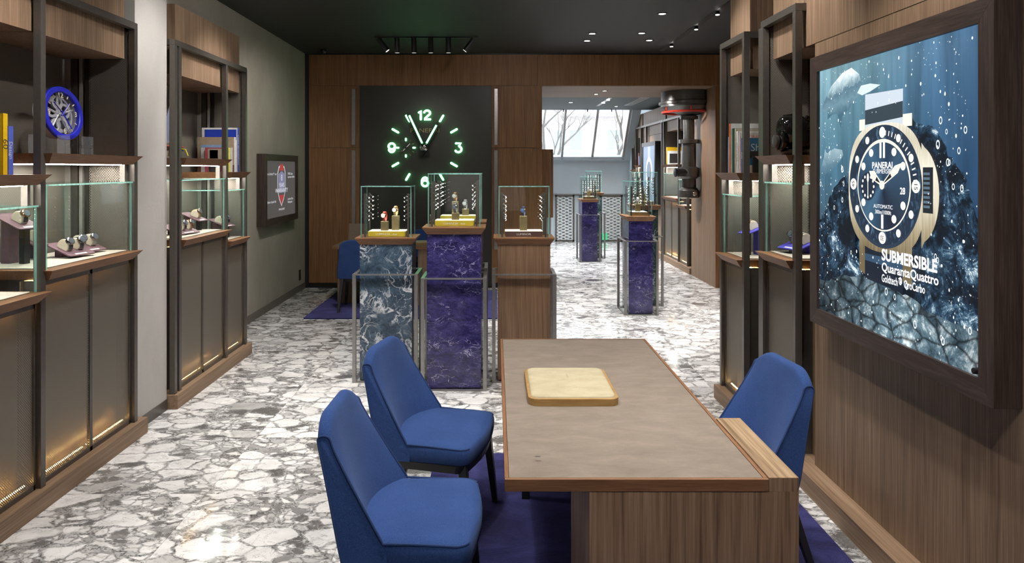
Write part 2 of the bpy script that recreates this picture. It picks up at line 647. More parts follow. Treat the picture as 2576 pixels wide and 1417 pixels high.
def thing(name, label, cat, loc=(0, 0, 0), rz=0.0, group=None):
    o = bpy.data.objects.new(name, None)
    o.empty_display_size = 0.1
    COL.objects.link(o)
    o.location = loc
    o.rotation_euler = (0, 0, rz)
    tag(o, label, cat, group)
    return o


def tag(o, label, cat=None, group=None):
    o['label'] = label
    if cat:
        o['category'] = cat
    if group:
        o['group'] = group
    return o


def struct(o, label=None):
    o['kind'] = 'structure'
    if label:
        o['label'] = label
    return o


def sroot(name, label, loc=(0, 0, 0)):
    o = bpy.data.objects.new(name, None)
    COL.objects.link(o)
    o.location = loc
    struct(o, label)
    return o


def copy_tree(o, parent=None):
    c = o.copy()
    COL.objects.link(c)
    if parent is not None:
        c.parent = parent
    for ch in list(o.children):
        copy_tree(ch, c)
    return c


def place(proto, used, loc, rot, label, group=None):
    """first use moves the prototype itself, later ones copy it with its parts"""
    o = copy_tree(proto) if used[0] else proto
    used[0] = True
    o.location = loc
    o.rotation_euler = rot
    o['label'] = label
    if group:
        o['group'] = group
    return o


def text(name, body, size, loc, rot, mat, parent, sx=1.0, ex=0.0006, align='CENTER', bold=0.0):
    cu = bpy.data.curves.new(name, 'FONT')
    cu.body = body
    cu.size = size
    cu.align_x = align
    cu.align_y = 'CENTER'
    cu.extrude = ex
    cu.offset = bold
    cu.resolution_u = 3
    t = bpy.data.objects.new(name, cu)
    COL.objects.link(t)
    dg = bpy.context.evaluated_depsgraph_get()
    me = bpy.data.meshes.new_from_object(t.evaluated_get(dg))
    bpy.data.objects.remove(t)
    me.materials.clear()
    me.materials.append(mat)
    o = bpy.data.objects.new(name, me)
    COL.objects.link(o)
    o.rotation_euler = rot
    o.scale = (sx, 1, 1)
    L = Vector(loc)
    p = parent
    while p is not None:
        L -= p.location
        p = p.parent
    o.location = L
    o.parent = parent
    return o


FACE_NY = (R(90), 0, 0)          # reads for a viewer looking along +Y
FACE_NX = (R(90), 0, R(-90))     # on a face whose normal is -X
FACE_PX = (R(90), 0, R(90))      # on a face whose normal is +X

# ================================================================== STRUCTURE
ZC = 3.345      # ceiling of the front room
YB = 10.37      # back wall with the clock
YE = 17.0       # end wall of the rear room

floor = B(-3.2, 4.4, -4.2, 17.4, -0.2, -0.0115).build('floor', M_FLOOR)
struct(floor, 'polished white and grey breccia marble floor of large square slabs')
TS = 0.80
tile_me = None
ys = [2.203 + TS * k for k in range(19)]
for iy, ty in enumerate(ys):
    for ix in range(9):
        tx = -3.10 + TS * ix + 0.0
        tx = -1.51 - 2 * TS + TS * ix
        if tile_me is None:
            mb = MB().box(-TS / 2 + .0008, TS / 2 - .0008, -TS / 2 + .0008, TS / 2 - .0008, -0.0115, 0)
            o = mb.build('tile', M_FLOOR, floor)
            tile_me = o.data
        else:
            o = bpy.data.objects.new('tile', tile_me)
            COL.objects.link(o)
            o.parent = floor
        o.location = (tx + TS / 2, ty + TS / 2 - 0.0, 0)

ceil = B(-2.9, 4.4, -4.2, YB + .05, ZC, ZC + .15).build('ceiling', M_CEIL)
struct(ceil, 'charcoal painted ceiling of the front room')

# left side: plaster wall behind the shelves, projecting pier between the two shelf units
wl = B(-2.9, -2.71, -4.2, YB, 0, ZC).build('wall_left', M_PLASTER_D)
struct(wl, 'olive grey plaster wall running to the clock wall')
pier = B(-2.71, -2.317, 4.68, 5.135, 0, ZC).build('wall_pier', M_PLASTER)
struct(pier, 'pale grey plaster pier between the two left shelf units')
bb = B(-2.317, -2.311, 4.68, 5.135, 0, .075).build('baseboard_pier', M_BRONZE)
struct(bb)
bb = B(-2.71, -2.70, 6.72, YB, 0, .085).build('baseboard_left', plain('brown_stone', (.12, .105, .085), .35))
struct(bb)
near = B(-2.71, -2.317, -4.2, 2.6, 0, ZC).build('wall_left_front', M_PLASTER)
struct(near, 'plaster wall before the left shelf unit')

# right side: veneered wall with plinth, upper band and recess for the shelf unit
wr = sroot('wall_right', 'walnut veneered wall carrying the large lightbox')
B(1.73, 2.28, -4.2, 3.933, 0.10, 2.375).build('panel', M_WALNUT, wr)
B(1.73, 2.28, -4.2, 4.06, 2.379, ZC).build('panel', M_WALNUT, wr)
B(1.73, 2.28, 4.066, 4.52, 2.379, ZC).build('panel', M_WALNUT, wr)
B(2.24, 2.28, 3.933, 5.43, 0.0, ZC).build('backing_panel', M_DARK, wr)
B(1.628, 2.24, -4.2, 5.41, 0, .10).build('plinth', M_WALNUT_Y, wr)
B(1.733, 2.24, 4.94, 5.35, 2.379, ZC).build('panel', M_WALNUT, wr)
wrf = B(4.2, 4.4, -4.2, YE, 0, ZC).build('wall_right_side', M_WALNUT)
struct(wrf)

# shopfront behind the viewer
wf = sroot('wall_front', 'shopfront wall behind the viewer')
B(-2.9, -1.1, -4.2, -4.0, 0, ZC).build('pier', M_PLASTER, wf)
B(.7, 4.4, -4.2, -4.0, 0, ZC).build('pier', M_PLASTER, wf)
B(-1.1, .7, -4.2, -4.0, 0, .8).build('apron', M_PLASTER, wf)
B(-1.1, .7, -4.2, -4.0, 2.4, ZC).build('lintel', M_PLASTER, wf)
wn = sroot('window_1', 'glazed shopfront')
for x in (-1.1, -.22, .66):
    B(x, x + .04, -4.15, -4.08, .8, 2.4).build('mullion', M_BRONZE, wn)
for x in (-1.06, -.18):
    MB().pane(x, x + .84, -4.12, -4.11, .81, 2.39).build('pane', [M_GLASS_W, M_GEDGE], wn)

# ---- back wall with clock bay and opening to the rear room
wb = sroot('wall_back', 'reddish walnut panelled wall with tall cupboards around the clock', (0, YB, 0))
ZS = 2.884
B(-2.9, 4.4, YB + .062, YB + .16, ZS + .3, ZC + .15).build('joint_backing', M_DARK, wb)  # unseen wall mass added to stop sky light leaking above the panels
B(-2.72, 4.2, YB + .055, YB + .062, ZS, ZC).build('joint_backing', M_DARK, wb)
B(-2.72, 4.2, YB + .005, YB + .055, ZC - .017, ZC).build('shadow_gap', M_BLACKMETAL, wb)
B(.3, 4.4, 12.04 - .1, 12.04, ZS + .3, ZC + .1).build('joint_backing', M_DARK, wb)  # unseen block added to close the passage top against the sky
for x0, x1 in ((-2.652, -1.06), (-1.057, .60), (.603, 1.9), (1.903, 4.2)):
    B(x0, x1, YB, YB + .06, ZS + .002, ZC - .018).build('panel', M_BACKWOOD, wb)
B(-2.72, -2.652, YB + .01, YB + .06, 0, ZC).build('corner_strip', M_BLACKMETAL, wb)
B(-2.72, .674, YB + .05, YB + .12, 0, ZS).build('joint_backing', M_DARK, wb)
for (x0, x1, hx) in ((-2.650, -1.930, -2.012), (-.047, .672, .015)):
    for (z0, z1) in ((.075, 1.998), (2.002, ZS)):
        p = B(x0, x1, YB, YB + .05, z0, z1).build('door', M_BACKWOOD, wb)
        if z0 < 1:
            h0, h1 = .55, 1.965
        else:
            h0, h1 = 2.04, 2.84
        B(hx - .026, hx + .026, YB - .035, YB, h0, h1).build('handle', M_STEEL, p, bevel=.003)
B(-2.65, .672, YB + .02, YB + .06, 0, .072).build('toe_kick', M_BLACKMETAL, wb)
B(3.145, 4.2, YB, YB + .06, 0, ZS).build('panel', M_BACKWOOD, wb)

# passage between the rooms (soffit and jambs)
YP = 12.04
ws = B(.674, 3.145, YB + .06, YP, ZS, ZS + .3).build('wall_soffit', M_BACKWOOD_X)
struct(ws, 'wood lined soffit of the passage')
wj = B(.30, .674, YB + .12, YP, 0, ZS + .3).build('wall_passage_left', M_BACKWOOD)
struct(wj, 'wood jamb at the left of the passage')
wj2 = B(3.145, 3.5, YB + .06, 11.65, 0, ZS + .3).build('wall_passage_right', M_WALNUT)
struct(wj2, 'walnut jamb at the right of the passage')

# ---- rear room
ZR = 2.99
cr = B(-2.6, 4.2, YP, 15.92, ZR, ZR + .12).build('ceiling_rear', M_CEIL_G)
struct(cr, 'grey ceiling of the rear room')
B1 = B(-2.7, -2.5, YP, YE, 0, ZR).build('wall_rear_left', M_PLASTER_B)
struct(B1)
B1 = B(-2.5, .3, YP - .1, YP, 0, ZR).build('wall_rear_partition', M_PLASTER_B)
struct(B1)
wrr = B(3.62, 3.8, 11.65, YE, 0, ZR + .4).build('wall_rear_right', M_PLASTER_B)
struct(wrr)
wrl = B(3.145, 3.62, 16.75, YE, 0, ZR + .4).build('wall_rear_pier', M_PLASTER_B)
struct(wrl)
we = sroot('wall_rear_end', 'pale blue plaster end wall with expanded metal radiator grilles', (0, YE, 0))
B(-2.5, 3.62, YE + .02, YE + .25, 0, 1.914).build('plaster', M_PLASTER_B, we)
B(-2.5, 3.62, YE - .012, YE + .02, 1.09, 1.115).build('rail', M_STEEL, we)
gx = [(-.35, .2), (.52, 1.2), (1.55, 2.62), (2.9, 3.1)]
gx = [(-1.0, -.1), (.2, 1.10), (1.42, 1.855), (2.0, 2.64), (2.75, 3.12)]
gx = [(-.95, -.15), (.15, 1.30), (1.41, 1.855), (1.97, 2.98)]
for x0, x1 in gx:
    gr = B(x0, x1, YE - .012, YE - .008, .02, 1.09).build('grille', M_EXPANDED, we)
    for (a, b_, c, d) in ((x0, x0 + .035, 0, 1.09), (x1 - .035, x1, 0, 1.09), (x0, x1, 0, .04), (x0, x1, 1.05, 1.09)):
        B(a, b_, YE - .02, YE, c, d).build('grille_frame', M_BRONZE, gr)
# sloping window
wd = sroot('window_2', 'sloping rooflight over the end wall', (0, YE, 1.9))
ang = math.atan2(ZR + .06 - 1.914, 15.92 - YE)      # direction up the slope


def slope(y0, z0, t, off=0.0):
    L = math.hypot(15.92 - YE, ZR + .06 - 1.914)
    dy, dz = (15.92 - YE) / L, (ZR + .06 - 1.914) / L
    return (YE + dy * L * t + dz * off, 1.914 + dz * L * t - dy * off)


def slope_bar(name, x0, x1, t0, t1, o0, o1, mat):
    pts = [slope(0, 0, t0, o0), slope(0, 0, t1, o0), slope(0, 0, t1, o1), slope(0, 0, t0, o1)]
    return MB().prism(pts, x0, x1, 'yz').build(name, mat, wd)


for x in (-1.35, -.62, .09, .83, 1.561, 2.27, 2.985):
    slope_bar('mullion', x - .025, x + .025, 0, 1, 0.0, .06, M_STEEL)
slope_bar('sill_frame', -2.5, 3.05, 0.0, .055, 0.0, .07, plain('white_frame', (.6, .65, .7), .5))
slope_bar('head_frame', -2.5, 3.05, .985, 1.0, 0.0, .07, M_STEEL)
xs = [-2.5, -1.35, -.62, .09, .83, 1.561, 2.27, 2.985]
for a, b_ in zip(xs[:-1], xs[1:]):
    o = slope_bar('pane', a + .025, b_ - .025, .055, .985, .03, .034, M_GLASS_W)
side = MB().prism([(YE, 1.9), (YE + .1, 1.9), (YE + .1, 3.5), (15.8, 3.5), (15.9, ZR)], 3.01, 3.2, 'yz').build('wall_rear_reveal', M_PLASTER_B)
struct(side)
cap = B(-2.6, 4.2, 15.86, 15.92, ZR, ZR + .1).build('trim_1', M_STEEL)
struct(cap)

# ================================================================== DISPLAY SHELF UNITS
def flared(mb, xa, xb, y0, y1, z0, z1, fl, front_x, s):
    """tray with flared front and ends: bottom rectangle xa..xb, y0..y1, top grows by fl on the front (towards the aisle) and both ends"""
    bot = [(xa, y0, z0), (xb, y0, z0), (xb, y1, z0), (xa, y1, z0)]
    top = []
    for (x, y, z) in bot:
        if abs(x - front_x) < 1e-6:
            x = x - s * fl
        top.append((x, y + (fl if y == y1 else -fl), z1))
    mb.loft([bot, top])
    return mb


def display_unit(label, X0, s, bays, posts, header=None, plinth=None, end_y=None, group='aisle shelf units', depth=.47, hgroove=None):
    """X0 = front plane of the posts, s = +1 when the unit recedes towards +X. bays: (y0, y1, kind)"""
    def x(v):
        return X0 + s * v
    ya = min(b[0] for b in bays)
    yb = max(b[1] for b in bays)
    root = thing('display_unit', label, 'shelf unit', (x(.2), (ya + yb) / 2, 0), group=group)
    if plinth:
        B(x(-.028), x(depth), plinth[0], plinth[1], 0, .10).build('plinth', M_WALNUT_Y, root, bevel=.002)
    for y in posts:
        B(x(0), x(.04), y - .02, y + .02, .10, 2.58).build('post', M_BRONZE, root, bevel=.002)
    # top rails run along each pair of outer posts
    B(x(0), x(.04), min(posts) - .02, max(posts) + .02, 2.58, 2.622).build('top_rail', M_BRONZE, root, bevel=.002)
    for y in (min(posts), max(posts)):
        B(x(.04), x(depth), y - .02, y + .02, 2.58, 2.622).build('top_rail', M_BRONZE, root)
    if header:
        for (h0, h1) in header:
            B(x(.055), x(depth), h0, h1, 2.39, 2.598).build('header_box', M_WALNUT, root)
        B(x(.055), x(depth), min(h[0] for h in header), max(h[1] for h in header), 2.598, 2.90).build('header_box', M_WALNUT, root)
    # back sheet and warm-lit void behind it
    B(x(depth - .03), x(depth - .027), ya, yb, 1.0, 2.58).build('mesh_back', M_MESH_Y, root)
    B(x(depth + .015), x(depth + .02), ya, yb, .1, 2.62).build('back_panel', plain('greige_panel', (.42, .39, .34), .6), root)
    # far end: perforated sheet and vertical profiles
    B(x(.05), x(.29), yb - .012, yb - .009, 1.0, 2.58).build('mesh_end', M_MESH_X, root)
    B(x(.03), x(depth), yb + .012, yb + .018, .1, 2.58).build('end_panel', plain('greige_panel', (.42, .39, .34), .6), root)
    for v0, v1, m in ((.29, .315, M_BRONZE_D), (.33, .35, M_LIGHTPROF), (.36, .40, M_BRONZE), (.405, .44, M_LIGHTPROF)):
        B(x(v0), x(v1), yb - .02, yb + .005, 1.0, 2.58).build('profile', m, root)
    for (y0, y1, kind) in bays:
        zt = 1.187 if kind == 'A' else 1.085      # tray top
        zs = 1.779 if kind == 'A' else 1.672      # shelf top
        # lower tray and base plate
        mb = flared(MB(), x(.0), x(depth - .03), y0 + .045, y1 - .045, zt - .052, zt, .045, x(.0), s)
        mb.build('tray', M_TRAYWOOD, root)
        B(x(.035), x(depth - .05), y0 + .06, y1 - .05, zt, zt + .006).build('tray_base', M_TRAVERTINE, root, bevel=.003)
        mb = flared(MB(), x(.0), x(depth - .03), y0 + .045, y1 - .045, zs - .052, zs, .045, x(.0), s)
        sh = mb.build('shelf', M_TRAYWOOD, root)
        B(x(.05), x(depth - .06), y0 + .10, y0 + .115, zs - .058, zs - .052).build('led_strip', M_LED, sh)
        B(x(.05), x(.062), y0 + .08, y1 - .08, zs - .058, zs - .052).build('led_strip', M_LED, sh)
        B(x(depth - .02), x(depth - .005), y0 + .05, y1 - .05, zs - .09, zs - .08).build('led_strip', M_LED, sh)
        # what the LED lines give off: one lamp under the shelf, one behind the perforated back
        for (lx_, lz_, wd_, en_) in ((.22, zs - .062, .10, 6.5), (depth - .008, zs - .10, .008, 3.0)):
            la = bpy.data.lights.new('shelf_lamp', 'AREA')
            la.shape = 'RECTANGLE'
            la.size = wd_
            la.size_y = (y1 - y0) * .8
            la.energy = en_ * (y1 - y0)
            la.color = (1, .94, .86)
            lo = bpy.data.objects.new('shelf_lamp', la)
            COL.objects.link(lo)
            lo.parent = sh
            lo.location = (x(lx_) - root.location.x, (y0 + y1) / 2 - root.location.y, lz_)
        # pale profiles under the shelf at both posts
        for yy in (y0 + .035, y1 - .06):
            B(x(.042), x(.075), yy, yy + .022, zt + .42, zs - .052).build('profile', M_LIGHTPROF, root)
        # glass box
        g0, g1, zg = y0 + .05, y1 - .035, zt + .425
        t = .009
        MB().pane(x(.012), x(.012 + t), g0, g1, zt, zg).build('glass_pane', [M_GLASS, M_GEDGE], root)
        MB().pane(x(.012 + t), x(depth - .04), g0, g0 + t, zt, zg).build('glass_pane', [M_GLASS, M_GEDGE], root)
        MB().pane(x(.012 + t), x(depth - .04), g1 - t, g1, zt, zg).build('glass_pane', [M_GLASS, M_GEDGE], root)
        MB().pane(x(.006), x(depth - .04), g0 - .006, g1 + .006, zg, zg + t).build('glass_pane', [M_GLASS, M_GEDGE], root)
        # lower cabinet: mesh doors in slim frames, back coloured gold to carry the LED glow, LED line at the foot
        nd = 2 if kind == 'A' and (y1 - y0) > .7 else 1
        c0, c1 = y0 + .03, y1 - .03
        B(x(.115), x(.12), y0, y1, .10, zt - .055).build('cabinet_back', plain('gold_glow_panel', (.30, .21, .11), .3), root)
        for k in range(nd):
            d0 = c0 + (c1 - c0) * k / nd
            d1 = c0 + (c1 - c0) * (k + 1) / nd
            dr = B(x(.030), x(.0325), d0 + .012, d1 - .012, .125, zt - .075).build('door', M_MESH_FINE, root)
            for (a, b_, z0, z1) in ((d0, d0 + .014, .10, zt - .055), (d1 - .014, d1, .10, zt - .055), (d0, d1, .10, .126), (d0, d1, zt - .08, zt - .055)):
                B(x(.022), x(.040), a + .001, b_ - .001, z0, z1).build('door_frame', M_BRONZE, dr)
            B(x(.060), x(.068), d0 + .02, d1 - .02, .126, .131).build('led_strip', M_LEDW, dr)
            B(x(.085), x(.093), d0 + .02, d1 - .02, zt - .066, zt - .06).build('led_strip', M_LEDW, dr)
        for yy in (y0 + .022, y1 - .026):
            B(x(.045), x(.115), yy, yy + .004, .10, zt - .055).build('cabinet_side', M_BRONZE, root)
    return root


display_unit('near left bronze shelf unit holding the blue skeleton clock', -2.268, -1, [(2.70, 3.655, 'B'), (3.655, 4.60, 'A')],
             [2.70, 3.655, 4.60], [(2.72, 3.655), (3.668, 4.56)], (2.55, 4.697))
display_unit('left bronze shelf unit behind the plaster pier holding the sailing boat model', -2.268, -1, [(5.25, 6.164, 'A'), (6.164, 6.64, 'B')],
             [5.175, 5.25, 6.164, 6.64], [(5.285, 6.19), (6.203, 6.61)], (5.137, 6.713))
display_unit('right bronze shelf bay holding the black diving helmet beside the lightbox', 1.668, 1, [(4.06, 4.55, 'A')],
             [4.06, 4.548], None, None)
display_unit('narrow right bronze shelf bay holding a row of tall books', 1.668, 1, [(4.893, 5.378, 'B')],
             [4.893, 5.378], None, None)
o = B(1.70, 1.74, 4.651, 4.691, .10, 2.60).build('corner_post', M_BRONZE, wr)
# rear room, along its right wall
display_unit('rear room shelf unit right behind the periscope', 3.15, 1, [(11.94, 12.53, 'B'), (12.53, 13.62, 'A')],
             [11.94, 12.53, 13.62], [(12.0, 13.55)], (11.68, 13.75), group='rear room shelf units', depth=.44)
display_unit('rear room shelf unit farthest away by the sloping window', 3.15, 1, [(15.75, 16.30, 'A'), (16.30, 16.75, 'B')],
             [15.75, 16.30, 16.74], [(15.8, 16.28)], (13.76, 16.8), group='rear room shelf units', depth=.44)
wpn = sroot('wall_rear_panel', 'walnut veneer panel behind the rear room lightbox')
B(3.21, 3.59, 13.66, 15.70, .10, 2.385).build('panel', M_WALNUT, wpn)
B(3.205, 3.59, 13.66, 15.70, 2.39, 2.90).build('panel', M_WALNUT, wpn)
B(3.15, 3.19, 13.66, 15.70, 2.58, 2.622).build('top_rail', M_BRONZE, wpn)
for y in (13.78, 15.2):
    B(3.15, 3.19, y - .02, y + .02, .10, 2.58).build('post', M_BRONZE, wpn)

# ================================================================== LIGHTBOXES AND SCREEN
def frame_x(root, xf, xb, y0, y1, z0, z1, fw, matv=None, math_=None):
    """mitred picture frame whose face looks along -X or +X; xf front plane, xb wall plane"""
    matv = matv or M_WENGE
    math_ = math_ or M_WENGE_Y
    g = .0006
    for side in ('far', 'near', 'top', 'bottom'):
        if side == 'far':
            pts = [(y1, z0 + g), (y1, z1 - g), (y1 - fw, z1 - fw - g), (y1 - fw, z0 + fw + g)]
        elif side == 'near':
            pts = [(y0, z0 + g), (y0, z1 - g), (y0 + fw, z1 - fw - g), (y0 + fw, z0 + fw + g)]
        elif side == 'top':
            pts = [(y0 + g, z1), (y1 - g, z1), (y1 - fw - g, z1 - fw), (y0 + fw + g, z1 - fw)]
        else:
            pts = [(y0 + g, z0), (y1 - g, z0), (y1 - fw - g, z0 + fw), (y0 + fw + g, z0 + fw)]
        MB().prism(pts, xf, xb, 'yz').build('frame_side', matv if side in ('far', 'near') else math_, root)


# ---- big lightbox on the right wall
LB = thing('wall_lightbox', 'large backlit underwater watch advertisement in a dark wood frame', 'lightbox', (1.69, 3.08, .91))
frame_x(LB, 1.635, 1.7295, 2.384, 3.775, .912, 2.272, .078)
PX, PYF, PZ0 = 1.650, 3.694, .990       # picture plane, far edge, lower edge
PW, PH = 1.232, 1.204


def poster_mat(name, kind):
    m, nt, b = newmat(name)
    g = NT(nt)
    sep = g.n('ShaderNodeSeparateXYZ')
    g.put(sep.inputs[0], g.coord())
    uu = g.math('SUBTRACT', PYF - 3.08, sep.outputs[1])      # 0..PW left to right
    vv = g.math('SUBTRACT', sep.outputs[2], PZ0 - .91)       # 0..PH upwards
    cmb = g.n('ShaderNodeCombineXYZ')
    g.put(cmb.inputs[0], uu)
    g.put(cmb.inputs[1], vv)
    p = cmb.outputs[0]
    if kind == 'water':
        tv = g.math('DIVIDE', vv, PH)
        base = g.ramp(tv, [(0.0, (.03, .04, .05)), (0.35, (.025, .055, .09)), (0.6, (.036, .10, .165)), (0.85, (.075, .17, .24)), (1.0, (.12, .23, .30))])
        lf = g.ramp(g.math('DIVIDE', uu, PW), [(0.0, (2.0, 1.8, 1.6)), (0.35, (1.3, 1.25, 1.15)), (0.75, (.72, .78, .95)), (1.0, (.5, .56, .75))])
        base = g.mix(1.0, base, lf, 'MULTIPLY')
        rays = g.noise(g.mapping(p, (9, .9, 1), rot=(0, 0, -.25)), 1, 4, .6)
        base = g.mix(1.0, base, g.ramp(rays, [(0.3, .62), (0.7, 1.5)]), 'MULTIPLY')
        sp = g.voro(g.vmath('ADD', p, g.scale(g.noise(p, 30, 2, color=True), .02)), 42, 'F1')
        cl = g.ramp(g.noise(p, 3.5, 3), [(0.45, 0.0), (0.6, 1.0)])
        spk = g.math('MULTIPLY', g.ramp(sp, [(0.07, 1.0), (0.13, 0.0)]), cl)
        c = g.mix(spk, base, (.8, .9, .95))
        st = 1.0
    elif kind.startswith('shark'):
        lo_, hi_ = {'shark': (.93, 1.16), 'shark2': (.64, .80)}[kind]
        t = g.math('DIVIDE', g.math('SUBTRACT', g.math('ADD', vv, g.math('MULTIPLY', uu, -.12)), lo_), hi_ - lo_)
        t = g.math('ADD', t, g.math('MULTIPLY', g.math('SUBTRACT', g.noise(p, 16, 5, .65, .8), .5), .55))
        if kind == 'shark':
            c = g.ramp(t, [(0.05, (.06, .15, .21)), (.3, (.17, .30, .37)), (.5, (.10, .2, .27)), (.68, (.45, .6, .66)), (.85, (.86, .93, .95))])
        else:
            c = g.ramp(t, [(0.1, (.05, .13, .19)), (.5, (.12, .23, .3)), (.9, (.34, .48, .55))])
        st = 1.0
    else:
        n = g.noise(g.mapping(p, (1, 1, 1)), {'rock': 9, 'bottom': 7}[kind], 9, .8, .5)
        n2 = g.noise(p, 3.0, 3)
        dk = (.004, .008, .015)
        if kind == 'rock':
            c = g.ramp(g.math('ADD', g.math('MULTIPLY', n, .75), g.math('MULTIPLY', n2, .25)),
                       [(0.47, dk), (0.535, (.018, .05, .095)), (0.575, (.11, .21, .3)), (0.61, (.75, .85, .9))])
            sp = g.voro(p, 60, 'F1')
            c = g.mix(g.math('MULTIPLY', g.ramp(sp, [(0.1, 1.0), (0.16, 0.0)]), g.ramp(n2, [(.5, 0.0), (.62, 1.0)])), c, (.85, .92, .95))
        else:
            e = g.voro(g.vmath('ADD', g.mapping(p, (1, 2.1, 1)), g.scale(g.noise(p, 5, 3, color=True), .12)), 6.5, 'DISTANCE_TO_EDGE')
            c = g.ramp(n, [(0.38, (.012, .03, .045)), (0.52, (.12, .2, .25)), (0.64, (.7, .8, .82))])
            c = g.mix(1.0, c, g.ramp(e, [(0.0, .12), (0.10, 1.0)]), 'MULTIPLY')
            c = g.mix(1.0, c, g.ramp(g.math('DIVIDE', uu, PW), [(0.0, .25), (0.35, .8), (0.55, 1.3), (1.0, .7)]), 'MULTIPLY')
        st = 1.0
    b.inputs['Base Color'].default_value = (.01, .01, .01, 1)
    b.inputs['Roughness'].default_value = .5
    b.inputs['Specular IOR Level'].default_value = .08
    nt.links.new(c, b.inputs['Emission Color'])
    b.inputs['Emission Strength'].default_value = st * POSTER
    return m


POSTER = 1.15
pic = MB().box(PX, PX + .03, PYF - PW, PYF, PZ0, PZ0 + PH).build('picture', poster_mat('poster_water', 'water'), LB)


def ppt(u, v, layer):
    return (PX - .0004 * layer - .0002, PYF - u, PZ0 + v)


def pshape(name, pts, layer, mat, parent=pic):
    """flat printed shape on the poster"""
    mb = MB()
    mb.add([ppt(u, v, layer) for u, v in pts], [tuple(range(len(pts)))])
    return mb.build(name, mat, parent)


def pmulti(name, polys, layer, mat, parent=pic):
    mb = MB()
    for pts in polys:
        mb.add([ppt(u, v, layer) for u, v in pts], [tuple(range(len(pts)))])
    return mb.build(name, mat, parent)


def ell(cu, cv, a, b_, n=40, a0=0, a1=2 * PI, rot=0.0):
    out = []
    for k in range(n):
        t = a0 + (a1 - a0) * k / (n if a1 - a0 > 6.2 else n - 1)
        x_, y_ = a * math.cos(t), b_ * math.sin(t)
        out.append((cu + x_ * math.cos(rot) - y_ * math.sin(rot), cv + x_ * math.sin(rot) + y_ * math.cos(rot)))
    return out


def ring_poly(cu, cv, a0, b0, a1, b1, n=64):
    outer, inner = ell(cu, cv, a0, b0, n), ell(cu, cv, a1, b1, n)
    return [[outer[k], outer[(k + 1) % n], inner[(k + 1) % n], inner[k]] for k in range(n)]


def pem(name, col, s=1.0):
    return emit(name, col, s * POSTER)


rk = random.Random(3)


def jag(pts, amp, n=6):
    out = []
    for (a, b_) in zip(pts[:-1], pts[1:]):
        for k in range(n):
            t = k / n
            out.append((a[0] + (b_[0] - a[0]) * t + rk.uniform(-amp, amp), a[1] + (b_[1] - a[1]) * t + rk.uniform(-amp, amp)))
    out.append(pts[-1])
    return out


M_ROCK = poster_mat('poster_rock', 'rock')
M_BOT = poster_mat('poster_seabed', 'bottom')
pshape('rock_print', [(0, .15)] + jag([(0, .44), (.07, .52), (.16, .63), (.33, .69), (.38, .60), (.40, .15)], .012), 1, M_ROCK)
pshape('rock_print', [(.36, .15)] + jag([(.36, .55), (.70, .885), (.84, .905), (.98, .85), (1.05, .76), (1.13, .70), (1.18, .6), (PW, .5)], .012) + [(PW, .15)], 1, M_ROCK)
pshape('seabed_print', [(0, 0)] + jag([(0, .13), (.2, .20), (.45, .235), (.7, .215), (.95, .16), (PW, .165)], .01) + [(PW, 0)], 2, M_BOT)
# sharks
sh = [(.02, 1.00), (.05, 1.045), (.13, 1.115), (.24, 1.165), (.33, 1.178), (.40, 1.14), (.43, 1.08), (.41, 1.05), (.37, 1.03), (.30, .985), (.24, .96),
      (.23, .90), (.21, .935), (.19, .975), (.14, .975), (.09, .955), (.085, .995), (.04, .985)]
pshape('shark_print', sh, 3, poster_mat('poster_shark', 'shark'))
pshape('shark_fin_print', [(.385, 1.055), (.42, 1.085), (.50, 1.085), (.585, 1.07), (.50, 1.05), (.43, 1.04)], 5, pem('shark_lit', (.72, .84, .88)))
pshape('shark_print', [(.01, .70), (.05, .77), (.06, .81), (.08, .785), (.16, .81), (.24, .80), (.25, .775), (.21, .74), (.13, .70), (.10, .64), (.09, .69), (.03, .665)], 3, poster_mat('poster_shark_far', 'shark2'))
# watch
WC, WV = .607, .641
KX = 1.1
strapU, strapL = pem('strap_light', (.62, .7, .78)), pem('strap_dark', (.005, .012, .026))
pshape('strap_print', [(WC - .15, .84), (WC + .15, .84), (WC + .15, 1.035), (WC - .15, 1.04)], 6, strapU)
pshape('strap_print', [(WC - .15, .905), (WC + .15, .92), (WC + .15, .985), (WC - .15, .97)], 7, pem('strap_band', (.03, .05, .07)))
pshape('strap_print', [(WC - .15, .45), (WC + .15, .45), (WC + .15, .205), (WC - .15, .225)], 6, strapL)
pshape('strap_print', [(WC - .15, .335), (WC + .15, .335), (WC + .15, .295), (WC - .15, .305)], 7, pem('strap_gloss', (.03, .075, .14)))
gold, ntg, bgd = newmat('print_gold')
ng = NT(ntg)
spg = ng.n('ShaderNodeSeparateXYZ')
ng.put(spg.inputs[0], ng.coord())
bru = ng.noise(ng.mapping(ng.coord(), (3, 120, 6)), 1, 3)
gv = ng.math('ADD', ng.math('MULTIPLY', ng.math('SUBTRACT', spg.outputs[2], PZ0 + WV - .91), 1.7), ng.math('MULTIPLY', ng.math('SUBTRACT', bru, .5), .35))
ntg.links.new(ng.ramp(ng.math('ADD', gv, .5), [(0.0, (.16, .12, .06)), (.18, (.38, .31, .19)), (.4, (.72, .66, .5)), (.62, (.86, .82, .68)), (.8, (.62, .56, .42)), (1.0, (.9, .87, .76))]), bgd.inputs['Emission Color'])
bgd.inputs['Emission Strength'].default_value = POSTER
bgd.inputs['Base Color'].default_value = (.01, .01, .01, 1)
gold_d = pem('print_gold_shade', (.36, .28, .16))
gold_l = pem('print_gold_light', (.98, .93, .78))
def sgp(v, e):
    return math.copysign(abs(v) ** e, v)


